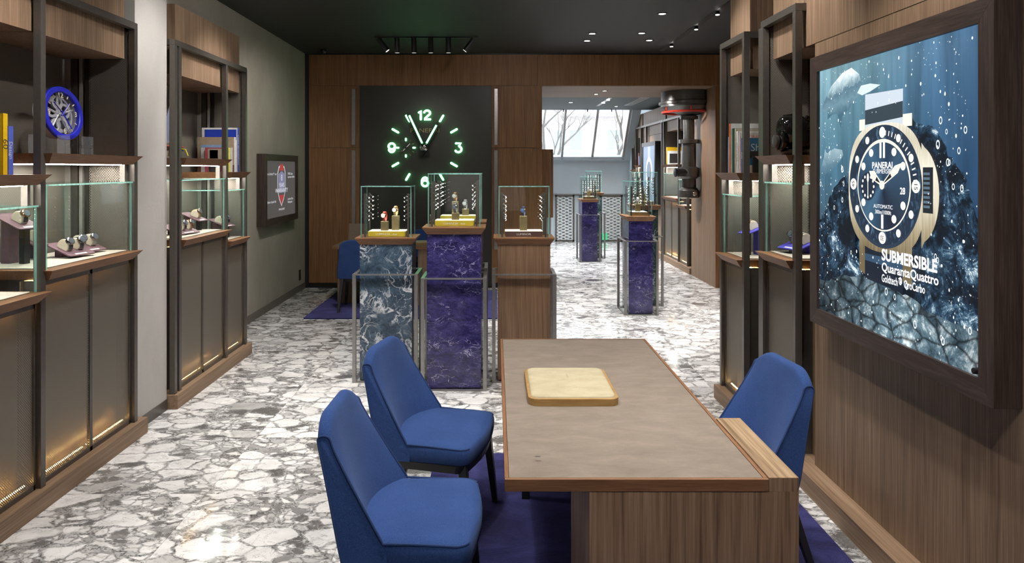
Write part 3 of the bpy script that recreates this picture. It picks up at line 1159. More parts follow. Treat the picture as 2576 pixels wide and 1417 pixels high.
case = [(WC + .002 + .300 * sgp(math.cos(2 * PI * k / 64), .72), WV - .012 + .276 * sgp(math.sin(2 * PI * k / 64), .72)) for k in range(64)]
for (a, b_) in ((WC - .20, WC - .15), (WC + .15, WC + .215)):
    pshape('lug_print', [(a, WV + .24), (b_, WV + .24), (b_, WV + .29), (a, WV + .29)], 8, gold_l)
    pshape('lug_print', [(a, WV - .2), (b_, WV - .2), (b_, WV - .40), (a, WV - .385)], 8, gold)
pshape('case_print', case, 9, gold)
# crown guard
g0 = WC + .28
pshape('crown_guard_print', [(g0, WV + .17)] + ell(g0 - .02, WV - .03, .132, .19, 20, R(72), R(-72)) + [(g0, WV - .24)], 10, gold)
pshape('crown_guard_print', [(g0 + .01, WV + .075), (g0 + .075, WV + .075), (g0 + .075, WV - .1), (g0 + .01, WV - .1)], 11, pem('print_black', (.01, .015, .02)))
pmulti('crown_print', [[(g0 + .015, WV + .055 - k * .018), (g0 + .055, WV + .055 - k * .018), (g0 + .055, WV + .045 - k * .018), (g0 + .015, WV + .045 - k * .018)] for k in range(8)], 12, pem('print_steelblue', (.10, .16, .22)))
pshape('bezel_edge_print', ell(WC, WV - .006, .287, .262, 72), 12, pem('bezel_edge', (.02, .04, .07)))
bz, ntb, bb_ = newmat('bezel_carbon')
gg = NT(ntb)
wv = gg.n('ShaderNodeTexWave', wave_type='BANDS')
gg.put(wv.inputs['Vector'], gg.mapping(gg.coord(), (1, 1, .55), rot=(.35, 0, 0)))
wv.inputs['Scale'].default_value = 42
wv.inputs['Distortion'].default_value = 5
wv.inputs['Detail'].default_value = 2
ntb.links.new(gg.ramp(wv.outputs['Fac'], [(0.2, (.008, .022, .05)), (0.8, (.05, .12, .2))]), bb_.inputs['Emission Color'])
bb_.inputs['Emission Strength'].default_value = POSTER
bb_.inputs['Base Color'].default_value = (.01, .01, .01, 1)
pshape('bezel_print', ell(WC, WV, .279, .252, 72), 13, bz)
pshape('rehaut_print', ell(WC, WV, .212, .196, 64), 14, gold_l)
dm, ntd, bd = newmat('dial_blue')
gd = NT(ntd)
gr_ = gd.n('ShaderNodeTexGradient', gradient_type='RADIAL')
sepd = gd.n('ShaderNodeSeparateXYZ')
gd.put(sepd.inputs[0], gd.coord())
cm = gd.n('ShaderNodeCombineXYZ')
gd.put(cm.inputs[0], gd.math('SUBTRACT', PYF - WC - 3.08, sepd.outputs[1]))
gd.put(cm.inputs[1], gd.math('SUBTRACT', sepd.outputs[2], PZ0 + WV - .91))
gd.put(gr_.inputs[0], cm.outputs[0])
cf = gd.ramp(gr_.outputs['Fac'], [(0.0, (.01, .03, .07)), (.12, (.05, .13, .22)), (.2, (.02, .06, .12)), (.3, (.004, .01, .03)), (.62, (.03, .08, .15)), (.7, (.01, .03, .07)), (.85, (.04, .11, .2)), (1.0, (.01, .03, .07))])
ntd.links.new(cf, bd.inputs['Emission Color'])
bd.inputs['Emission Strength'].default_value = POSTER
bd.inputs['Base Color'].default_value = (.01, .01, .01, 1)
pshape('dial_print', ell(WC, WV - .004, .204, .186, 64), 15, dm)
lume = pem('print_lume', (.95, .93, .85))
dots, pips, ticks = [], [], []
for k in range(12):
    a = PI / 2 - 2 * PI * k / 12
    if k not in (0, 3, 6, 9):
        dots.append(ell(WC + .165 * KX * math.cos(a), WV + .160 * math.sin(a), .0185, .0175, 18))
    if k not in (3, 6, 9):
        rr = .017 if k else .024
        pips.append(ell(WC + .247 * math.cos(a), WV + .224 * math.sin(a), rr, rr, 18))
    else:
        pips.append(ell(WC + .247 * math.cos(a), WV + .224 * math.sin(a), .029, .026, 20))
for k in range(1, 15):
    if k % 5 == 0:
        continue
    a = PI / 2 - 2 * PI * k / 60
    c_, s_ = math.cos(a), math.sin(a)
    t_ = (-s_ * .003, c_ * .003)
    ticks.append([(WC + .232 * c_ + t_[0], WV + .211 * s_ + t_[1]), (WC + .256 * c_ + t_[0], WV + .232 * s_ + t_[1]), (WC + .256 * c_ - t_[0], WV + .232 * s_ - t_[1]), (WC + .232 * c_ - t_[0], WV + .211 * s_ - t_[1])])
for d_ in dots:
    pshape('hour_dot_print', d_, 16, lume)
for d_ in pips:
    pshape('bezel_dot_print', d_, 16, lume)
pmulti('bezel_tick_print', ticks, 16, lume)
pmulti('baton_print', [[(WC + dx - .008, WV + .115), (WC + dx + .008, WV + .115), (WC + dx + .008, WV + .185), (WC + dx - .008, WV + .185)] for dx in (-.014, .014)]
       + [[(WC - .009, WV - .185), (WC + .009, WV - .185), (WC + .009, WV - .125), (WC - .009, WV - .125)]], 16, lume)
pshape('small_dial_print', ell(WC - .118, WV - .008, .064, .062, 36), 16, pem('print_smalldial', (.008, .02, .045)))
pmulti('small_dial_mark_print', [ell(WC - .118 + .05 * math.cos(R(30 * k)), WV - .008 + .047 * math.sin(R(30 * k)), .007, .007, 10) for k in range(12)]
       + [[(WC - .121, WV - .05), (WC - .115, WV - .05), (WC - .115, WV + .04), (WC - .121, WV + .04)], ell(WC - .118, WV + .03, .009, .02, 14)], 17, lume)


def hand(L, w, ang, layer):
    c_, s_ = math.cos(ang), math.sin(ang)

    def T(a, b_):
        return (WC + (a * c_ - b_ * s_) * KX, WV + a * s_ + b_ * c_)
    pshape('hand_print', [T(0, -w * .3), T(L * .72, -w), T(L, 0), T(L * .72, w), T(0, w * .3)], layer, gold_l)
    pshape('hand_print', [T(.02, -w * .08), T(L * .46, -w * .5), T(L * .46, w * .5), T(.02, w * .08)], layer + 1, pem('print_black', (.01, .015, .02)))


hand(.167, .018, R(34), 18)
hand(.113, .020, R(148), 18)
pshape('hub_print', ell(WC, WV, .02, .019, 20), 20, gold_l)
lay = lambda n: PX - .0004 * n - .0003


def ptext(body, size, u, v, layer, mat, sx=1.0, align='CENTER', bold=0.0, rot=FACE_NX):
    return text('lettering', body, size, (lay(layer), PYF - u, PZ0 + v), rot, mat, pic, sx, 0.0, align, bold)


tx_w = pem('print_white', (.97, .98, 1.0), 1.15)
ptext('PANERAI', .038, WC, WV + .083, 17, tx_w, 1.1, bold=.0008)
ptext('SUBMERSIBLE', .028, WC + .012, WV + .058, 17, tx_w, 1.05)
ptext('28', .038, WC + .155, WV - .022, 17, tx_w, 1.0, bold=.0008)
ptext('AUTOMATIC', .024, WC + .006, WV - .092, 17, tx_w, 1.1)
ptext('300m/1000ft', .024, WC + .006, WV - .116, 17, tx_w, 1.05)
ptext('15', .034, WC + .247, WV, 18, pem('print_black', (.01, .015, .02)), .9, rot=(R(90), R(90), R(-90)))
ptext('30', .030, WC, WV - .224, 18, pem('print_black', (.01, .015, .02)), .9, rot=(R(90), R(180), R(-90)))
ptext('45', .034, WC - .247, WV, 18, pem('print_black', (.01, .015, .02)), .9, rot=(R(90), R(-90), R(-90)))
ptext('SUBMERSIBLE', .066, .61, .345, 26, tx_w, 1.0, 'LEFT', .0022)
ptext('QuarantaQuattro', .052, .61, .294, 26, tx_w, 1.06, 'LEFT', .001)
ptext('Goldtech\u2122 OroCarbo', .046, .61, .247, 26, tx_w, .72, 'LEFT', .0006)
bub, dots2 = [], []
for k in range(420):
    u, v = rk.uniform(.01, PW - .01), rk.uniform(.02, PH - .02)
    big_ = rk.random()
    r_ = .0022 + .0035 * big_ ** 3
    if abs(u - WC) < .33 and abs(v - WV) < .3:
        continue
    dots2.append(ell(u, v, r_ * 1.0, r_ * rk.uniform(1.0, 1.7), 7))
for k in range(46):
    u, v = rk.uniform(.03, PW - .03), rk.uniform(.05, .95)
    if abs(u - WC) < .33 and abs(v - WV) < .31:
        continue
    r_ = rk.uniform(.006, .012)
    bub += ring_poly(u, v, r_, r_ * 1.5, r_ * .62, r_ * .95, 12)
for o_ in (pmulti('droplet_print', dots2, 22, pem('print_drop', (.86, .93, .96))), pmulti('bubble_print', bub, 23, pem('print_drop', (.86, .93, .96)))):
    o_['kind'] = 'stuff'

MB().lathe([(.011, 0), (.011, -.022), (.008, -.024)], (PX, 2.476, 1.012), 14, 'x').build('lock', M_BLACKMETAL, LB)

# ---- screen on the left wall
SCN = thing('wall_screen', 'small framed screen showing a red warranty badge on the left wall', 'screen', (-2.66, 8.95, 1.04))
frame_x(SCN, -2.61, -2.7095, 8.267, 9.647, 1.04, 1.872, .078)
sp_ = B(-2.66, -2.63, 8.345, 9.569, 1.118, 1.794).build('screen_panel', emit('screen_grey', (.085, .078, .074), 1.0), SCN)


def spt(u, v, layer):      # u from near (left in view) to far
    return (-2.6296 + .0005 * layer, 8.345 + u, 1.118 + v)


def sshape(name, pts, layer, mat):
    mb = MB()
    mb.add([spt(u, v, layer) for u, v in pts], [tuple(range(len(pts)))])
    return mb.build(name, mat, sp_)


SU, SV = .62, .37
badge = [(-.17, .16), (-.12, .24), (0, .27), (.12, .24), (.17, .16), (.17, -.05), (.10, -.16), (0, -.25), (-.10, -.16), (-.17, -.05)]
sshape('badge_print', [(SU + a, SV + b_) for a, b_ in badge], 1, emit('badge_white', (.75, .75, .8), .8))
sshape('badge_print', [(SU + a * .88, SV + b_ * .92) for a, b_ in badge], 2, emit('badge_dark', (.09, .08, .08), 1.0))
sshape('badge_print', [(SU - .06, SV + .27), (SU + .06, SV + .27), (SU + .10, SV + .19), (SU - .10, SV + .19)], 3, emit('badge_red', (.42, .05, .05), 1.0))
sshape('badge_print', [(SU - .11, SV - .11), (SU + .11, SV - .11), (SU, SV - .235)], 3, emit('badge_red', (.42, .05, .05), 1.0))
sshape('badge_print', [(SU - .13, SV + .15), (SU, SV + .185), (SU + .13, SV + .15), (SU + .12, SV - .08), (SU - .12, SV - .08)], 3, emit('badge_lilac', (.22, .22, .34), 1.0))
swht = emit('screen_white', (.8, .8, .85), .95)


def stext(body, size, u, v, sx=1.0, align='CENTER', bold=0.0):
    text('lettering', body, size, (-2.6296 + .0028, 8.345 + u, 1.118 + v), FACE_PX, swht, sp_, sx, 0.0, align, bold)


stext('8', .11, SU, SV + .10)
stext('YEARS', .075, SU, SV + .01, 1.1)
stext('WARRANTY', .075, SU, SV - .055, 1.25)
stext('PAM.GUARD', .036, SU, SV - .285, 1.2)
stext('8mm Goldtech\u2122 case', .04, .21, SV + .15, 1.1)
stext('Mother of pearl dial', .04, .21, SV - .18, 1.1)
stext('P.900 3 days', .04, .88, SV + .15, 1.1, 'LEFT')
stext('automatic calibre', .04, .88, SV + .11, 1.1, 'LEFT')
stext('Luminor Due', .04, .88, SV - .17, 1.1, 'LEFT')
stext('Madreperla', .04, .88, SV - .21, 1.1, 'LEFT')

# ---- rear room lightbox and passage lightbox
LB2 = thing('wall_lightbox', 'upright watch advertisement lightbox on the right wall of the rear room', 'lightbox', (3.15, 14.72, .95))
frame_x(LB2, 3.10, 3.209, 14.08, 15.37, .93, 2.24, .08, M_BLACKMETAL, M_BLACKMETAL)
pc2 = B(3.12, 3.14, 14.16, 15.29, 1.01, 2.16).build('picture', emit('rear_poster', (.34, .45, .62), 1.2), LB2)
for nm, cv, a, b_, col in (('watch_print', 1.62, .30, .32, (.9, .92, .95)), ('watch_print', 1.62, .22, .23, (.25, .3, .4))):
    mb = MB()
    mb.add([(3.118 - (.0006 if a < .25 else 0), 14.72 + u, v) for u, v in ell(0, cv, a, b_, 32)], [tuple(range(32))])
    mb.build(nm, emit('rear_print%d' % int(a * 100), col, 1.3), pc2)
mb = MB()
mb.add([(3.1185, 14.60, 1.02), (3.1185, 14.84, 1.02), (3.1185, 14.84, 2.15), (3.1185, 14.60, 2.15)], [(0, 1, 2, 3)])
mb.build('strap_print', emit('rear_strap', (.6, .64, .75), 1.2), pc2)
LB3 = thing('wall_lightbox', 'wood cased lightbox seen edge on at the left of the passage', 'lightbox', (.76, 11.2, .99))
B(.6745, .85, 10.6, 11.9, .99, 1.985).build('casing', M_BACKWOOD, LB3, bevel=.003)
B(.80, .806, 10.594, 10.6, 1.03, 1.93).build('shadow_gap', M_STEEL, LB3)

# ================================================================== BIG NEON CLOCK
CK = thing('wall_clock', 'huge wall clock with green glowing numerals on a tall black panel', 'clock', (-.99, YB, 0))
B(-1.927, -.051, YB - .006, YB + .04, .03, ZS - .002).build('clock_board', plain('black_board', (.030, .028, .022), .42), CK)
CX_, CZ_ = -.997, 2.0
yn = YB - .045


def neon(name, strokes, r, root=CK, y=None, mat=M_GREENGLOW):
    mb = MB()
    for st in strokes:
        pts = [(CX_ + a, yn if y is None else y, CZ_ + b_) for a, b_ in st]
        mb.tube(pts, r, 8)
        for p in (pts[0], pts[-1]):
            mb.sphere(p, r, 8, 5)
    return mb.build(name, mat, root, smooth=True)


def arc(cx, cz, rx, rz, a0, a1, n=14):
    return [(cx + rx * math.cos(R(a0 + (a1 - a0) * k / n)), cz + rz * math.sin(R(a0 + (a1 - a0) * k / n))) for k in range(n + 1)]


nr = .0155
t12 = .465
neon('numeral', [[(-.082, t12 + .035), (-.055, t12 + .062), (-.055, t12 - .062)],
                 arc(.035, t12 + .027, .042, .036, 165, -20) + [(.0, t12 - .055), (-.008, t12 - .062), (.078, t12 - .062)]], nr)
neon('numeral', [[(.445, .062), (.515, .062), (.48, .016)] + arc(.477, -.022, .045, .042, 85, -150)], nr)
neon('numeral', [arc(-.468, .02, .045, .042, -20, 340) , arc(-.468, .0, .045, .062, 15, -150)], nr)
neon('numeral', [arc(.005, -.505, .045, .042, 0, 360), arc(.005, -.485, .045, .062, 195, 45)], nr)
for k in range(12):
    if k % 3 == 0:
        continue
    a = PI / 2 - 2 * PI * k / 12
    r0, r1 = .435, .525
    neon('hour_marker', [[(r0 * math.cos(a), r0 * math.sin(a)), (r1 * math.cos(a), r1 * math.sin(a))]], nr)
SX_ = -.267
for k in range(4):
    a = PI / 2 * k
    neon('small_marker', [[(SX_ + .105 * math.cos(a), .105 * math.sin(a)), (SX_ + .128 * math.cos(a), .128 * math.sin(a))]], .013)
mbt = MB()
for k in range(12):
    if k % 3:
        a = R(30 * k)
        mbt.tube([(CX_ + SX_ + .10 * math.cos(a), YB - .008, CZ_ + .10 * math.sin(a)), (CX_ + SX_ + .13 * math.cos(a), YB - .008, CZ_ + .13 * math.sin(a))], .002, 5)
mbt.build('small_tick', M_BRASS, CK)
hs = MB()
hs.tube([(CX_ + SX_ - .055, YB - .03, CZ_ - .05), (CX_ + SX_ + .055, YB - .03, CZ_ + .06)], .009, 6)
hs.lathe([(.018, -.02), (.018, .03)], (CX_ + SX_, YB - .04, CZ_), 14, 'y')
hs.lathe([(.016, -.02), (.016, .03)], (CX_ + SX_ - .055, YB - .04, CZ_ - .05), 14, 'y')
hs.build('small_hand', M_CHROME, CK, smooth=True)


def clock_hand(ang, L, y, name):
    c_, s_ = math.cos(ang), math.sin(ang)

    def T(a, b_):
        return (CX_ + a * c_ - b_ * s_, CZ_ + a * s_ + b_ * c_)
    w = .034
    h = MB().prism([T(-.12, -w), T(L - .04, -w * .9), T(L, 0), T(L - .04, w * .9), T(-.12, w)], y, y + .02, 'xz').build(name, plain('hand_black', (.012, .016, .013), .3), CK)
    mb = MB()
    for off in (0.0,):
        mb.tube([(T(.07, off)[0], y - .012, T(.07, off)[1]), (T(L - .06, off)[0], y - .012, T(L - .06, off)[1])], .013, 8)
    mb.build('glow_tube', M_GREENGLOW, h, smooth=True)


clock_hand(R(90 + 25), .56, YB - .10, 'minute_hand')
clock_hand(R(90 - 29), .42, YB - .13, 'hour_hand')
MB().lathe([(.02, -.02), (.045, -.012), (.055, .0), (.055, .13)], (CX_, YB - .16, CZ_), 24, 'y').build('hub', M_CHROME, CK, smooth=True)
text('lettering', 'PANERAI', .085, (CX_, YB - .008, CZ_ + .245), FACE_NY, M_BRASS, CK, 1.25)

# ================================================================== CHAIRS
def make_chair():
    root = thing('dining_chair', '', 'chair')
    ws_ = [-1 + 2 * k / 24 for k in range(25)]

    def hw(z):
        return .262 - .052 * max(0, min(1, (z - .46) / .4))
    rings = []
    edgeL = []
    for w in ws_:
        a = abs(w)
        zt = .852 - .055 * max(0, (a - .5) / .5) ** 2
        xj = .035 + .10 * a ** 2
        def xr(z_):
            return -.112 * max(0, (z_ - .385) / .467) ** 1.05
        pr = [(0.0, .385)] + [(xr(.385 + (zt - .415) * t), .385 + (zt - .415) * t) for t in (.25, .5, .75, 1.0)]
        pr += [(xr(zt - .01) + .002, zt - .010), (xr(zt) + .012, zt), (xr(zt) + .030, zt + .002), (xr(zt) + .046, zt - .008), (xr(zt) + .056, zt - .035)]
        for t in (.2, .42, .64, .86, 1.0):
            xa_ = xr(zt) + .056
            pr.append((xa_ + (xj - xa_) * t ** 1.06, zt - .035 + (.462 - zt + .035) * t))
        pr.append((xj + .012, .43))
        pr.append((xj + .012, .385))
        fine = []
        m_ = len(pr)
        for i in range(m_ - 1):
            p0, p1, p2, p3 = pr[max(i - 1, 0)], pr[i], pr[i + 1], pr[min(i + 2, m_ - 1)]
            for t in (0, .33, .67):
                fine.append(tuple(.5 * (2 * b1 + (c1 - a1) * t + (2 * a1 - 5 * b1 + 4 * c1 - d1) * t * t + (3 * b1 - a1 - 3 * c1 + d1) * t ** 3)
                                  for a1, b1, c1, d1 in zip(p0, p1, p2, p3)))
        fine.append(pr[-1])
        ring = [(x_, w * hw(z_), z_) for x_, z_ in fine]
        rings.append(ring)
    MB().loft(rings).build('backrest', M_BLUE, root, smooth=True, angle=55)
    for sgn in (-1, 1):
        ring = rings[-1 if sgn > 0 else 0]
        path = [ring[k] for k in range(21, 43)]
        path += [(.22, sgn * .2585, .4605), (.30, sgn * .2605, .4595), (.368, sgn * .262, .4575)]
        path += [(.370 + .052 * math.cos(R(a_)), sgn * (.209 + .053 * math.sin(R(a_))), .4565) for a_ in (75, 50, 25)]
        MB().tube(path, .0042, 6).build('piping', M_BLUE_D, root, smooth=True)
        back = [ring[k] for k in range(0, 22)]
        MB().tube(back, .0035, 6).build('piping', M_BLUE_D, root, smooth=True)

    def outline(ins, front=0.0):
        pts = []
        rear, frx = .03, .44 - ins
        hwr, hwf = .256 - ins, .266 - ins
        pts.append((rear, -hwr))
        for k in range(4):
            pts.append((rear + (frx - .07 - rear) * (k + 1) / 4, -hwr - (hwf - hwr) * (k + 1) / 4))
        for k in range(1, 6):
            a = -PI / 2 + PI / 2 * k / 5
            pts.append((frx - .07 + .055 * math.cos(a), -hwf + .055 + .055 * math.sin(a)))
        for k in range(1, 6):
            t = k / 6
            y_ = -hwf + .055 + 2 * (hwf - .055) * t
            pts.append((frx - .015 + .022 * math.sin(PI * t), y_))
        m = [(x_, -y_) for x_, y_ in pts[:10]][::-1]
        pts = pts + m
        return pts
    rr = []
    for z_, ins in ((.385, .006), (.393, 0), (.435, -.002), (.455, .002), (.463, .012), (.468, .05), (.472, .13)):
        rr.append([(x_ if ins < .04 else .03 + (x_ - .03) * 1.0, y_, z_) for x_, y_ in outline(ins)])
    MB().loft(rr).build('seat', M_BLUE, root, smooth=True, angle=60)
    fr = [[(x_, y_, z_) for x_, y_ in outline(ins)] for z_, ins in ((.345, .014), (.384, .006))]
    MB().loft(fr).build('seat_frame', M_BLACKMETAL, root, bevel=.002)
    for (lx, ly, ex, ey) in ((.385, .225, .425, .25), (.385, -.225, .425, -.25), (.03, .215, -.10, .235), (.03, -.215, -.10, -.235)):
        rings_ = []
        for t in (0, .5, 1):
            cx_, cy_ = lx + (ex - lx) * t, ly + (ey - ly) * t
            h_ = .020 - .007 * t
            z_ = .385 * (1 - t)
            rings_.append([(cx_ - h_, cy_ - h_, z_), (cx_ + h_, cy_ - h_, z_), (cx_ + h_, cy_ + h_, z_), (cx_ - h_, cy_ + h_, z_)])
        MB().loft(rings_).build('leg', M_BLACKMETAL, root, bevel=.003)
    return root


chair0 = make_chair()
cu_ = [False]
RUG = .009
CG = 'blue wool consultation chairs'
for loc, rz, lb in (((-.495, 2.665, RUG * 0), R(-2), 'nearest blue wool chair at the left of the consultation table'),
                    ((-.468, 3.55, RUG * 0), R(-13), 'second blue wool chair left of the table, next to the marble pedestals'),
                    ((1.19, 3.19, RUG), R(186), 'blue wool chair at the right of the table by the veneered wall'),
                    ((-1.60, 8.62, .012), R(90), 'far blue chair with its back to us on the rear rug'),
                    ((-.95, 9.95, .012), R(-90), 'blue chair behind the far desk, half hidden by the slate blue pedestal')):
    place(chair0, cu_, loc, (0, 0, rz), lb, CG)

# ================================================================== CONSULTATION TABLE
TB = thing('consultation_table', 'long walnut consultation table with taupe leather top', 'table', (.43, 3.14, 0))
tx0, tx1, ty0, ty1 = .030, .838, 2.224, 4.066
zt_, zb_ = .750, .712
wv = .016
B(tx0, tx1, ty0 + .012, ty1, zb_, zt_ - .006).build('table_slab', M_TRAYWOOD, TB)
B(tx0, tx1, ty0, ty0 + .0135, zb_, zt_).build('edge_band', M_TRAYWOOD_X, TB, bevel=.0015)
B(tx0, tx0 + .012, ty0 + .0135, ty1, zb_, zt_).build('edge_band', M_TRAYWOOD, TB)
B(tx1 - .012, tx1, ty0 + .0135, ty1, zb_, zt_).build('edge_band', M_TRAYWOOD, TB)
B(tx0 + .012, tx1 - .012, ty1 - .012, ty1, zb_, zt_).build('edge_band', M_TRAYWOOD_X, TB)
lt = B(tx0 + .0135, tx1 - .0135, ty0 + .015, ty1 - .0135, zt_ - .006, zt_ - .0005).build('leather_top', M_LEATHER, TB, bevel=.001)
B(.289, .930, 2.226, 2.76, RUG + .0003, zb_ - .0003).build('pedestal_block', M_TABLEWOOD, TB)
B(tx1 + .0015, .930, 2.226, 2.76, zb_ + .0003, zt_ + .003).build('pedestal_riser', M_TABLEWOOD, TB)
B(tx1 + .0016, .9298, 2.2262, 2.7598, zt_ + .003, zt_ + .0042).build('riser_top', M_TABLEWOOD_Y, TB)
B(.44, .80, 3.55, 3.92, RUG + .0003, zb_ - .0003).build('far_leg', M_TABLEWOOD, TB)
B(.138, .178, 3.72, 3.76, RUG + .0003, zb_ - .0003).build('thin_leg', M_BLACKMETAL, TB)
# printed charging mark
mk = MB()
for sgn in (1, -1):
    for r_ in (.012, .0165):
        pts = [(.141 + r_ * math.cos(R(t)), 2.384 + sgn * (.004 + r_ * math.sin(R(t)))) for t in range(50, 131, 10)]
        for (a, b_) in zip(pts[:-1], pts[1:]):
            mk.add([(a[0], a[1], zt_), (b_[0], b_[1], zt_), (b_[0], b_[1] + sgn * .002, zt_), (a[0], a[1] + sgn * .002, zt_)], [(0, 1, 2, 3)])
mk.add([(.134, 2.382, zt_), (.142, 2.3835, zt_), (.148, 2.386, zt_), (.140, 2.3845, zt_)], [(0, 1, 2, 3)])
mk.build('charging_mark', M_BLACK, lt)


def rrect(cx, cy, w, h, r, n=6):
    out = []
    for (sx, sy, a0) in ((1, -1, -90), (1, 1, 0), (-1, 1, 90), (-1, -1, 180)):
        for k in range(n + 1):
            a = R(a0 + 90 * k / n)
            out.append((cx + sx * (w / 2 - r) + r * math.cos(a), cy + sy * (h / 2 - r) + r * math.sin(a)))
    return out


def presentation_tray(label, cx, cy, z, w=.365, h=.45, k=1.0):
    t = thing('presentation_tray', label, 'tray', (cx, cy, z), group='presentation trays')
    MB().loft([[(x_, y_, z_) for x_, y_ in rrect(cx, cy, w - i, h - i, .04)] for z_, i in ((z, .0), (z + .028, 0), (z + .029, .002))]).build('oak_rim', M_OAK, t, smooth=True, angle=40)
    MB().loft([[(x_, y_, z_) for x_, y_ in rrect(cx, cy, w - i, h - i, .035)] for z_, i in ((z + .024, .022), (z + .032, .024), (z + .036, .034), (z + .038, .06), (z + .039, .12))]).build('suede_pad', M_SUEDE, t, smooth=True, angle=60)
    return t


pt = presentation_tray('cream suede tray with oak rim on the leather table', .317, 3.135, .7497)
text('lettering', 'PANERAI', .013, (.318, 3.20, .7892), (0, 0, R(90)), plain('suede_mark', (.3, .24, .14), .8), pt, 1.2, 0.0)

# rugs
rg = MB().loft([[(x_, y_, z_) for x_, y_ in rrect((1.544 - .355) / 2, 2.6, 1.899 - i, 3.46 - i, .02)] for z_, i in ((0.0005, 0), (RUG * .6, 0), (RUG, .008))]).build('rug', M_CARPET)
tag(rg, 'deep indigo pile rug under the consultation table', 'rug', 'indigo rugs')
rg = MB().loft([[(x_, y_, z_) for x_, y_ in rrect(-1.07, 9.16, 2.2, 1.87, .02)] for z_, i in ((0.0005, 0), (.008, 0), (.012, .012))]).build('rug', M_CARPET)
tag(rg, 'smaller indigo rug under the far desk', 'rug', 'indigo rugs')

# far desk below the clock
DK = thing('desk', 'far wooden desk below the clock, half hidden by pedestals', 'desk', (-1.2, 9.2, 0))
B(-2.0, -.45, 8.93, 9.65, .712, .75).build('desk_top', M_TRAYWOOD_X, DK, bevel=.002)
B(-1.98, -.47, 8.95, 9.63, .7505, .753).build('leather_top', M_LEATHER, DK)
B(-.95, -.5, 8.98, 9.5, .0125, .7118).build('desk_pedestal', M_WALNUT, DK)
B(-1.98, -1.75, 9.15, 9.6, .0125, .7118).build('desk_leg', M_WALNUT, DK)
presentation_tray('cream tray on the far desk right of the slate blue pedestal', -.98, 9.15, .7535, .32, .26)
fd_ = thing('tablet_stand', 'brown upright folder standing on the far desk', 'folder', (-1.78, 9.25, .7535))
MB().prism([(9.2, .757), (9.205, .757), (9.30, 1.0), (9.295, 1.0)], -1.86, -1.64, 'yz').build('cover', plain('brown_folder', (.12, .085, .05), .6), fd_)
MB().prism([(9.38, .757), (9.385, .757), (9.30, 1.0), (9.295, 1.0)], -1.86, -1.64, 'yz').build('back_flap', plain('brown_folder', (.12, .085, .05), .6), fd_)
B(-1.88, -1.6, 9.15, 9.40, .7535, .757).build('base', plain('green_pad', (.03, .10, .07), .6), fd_)

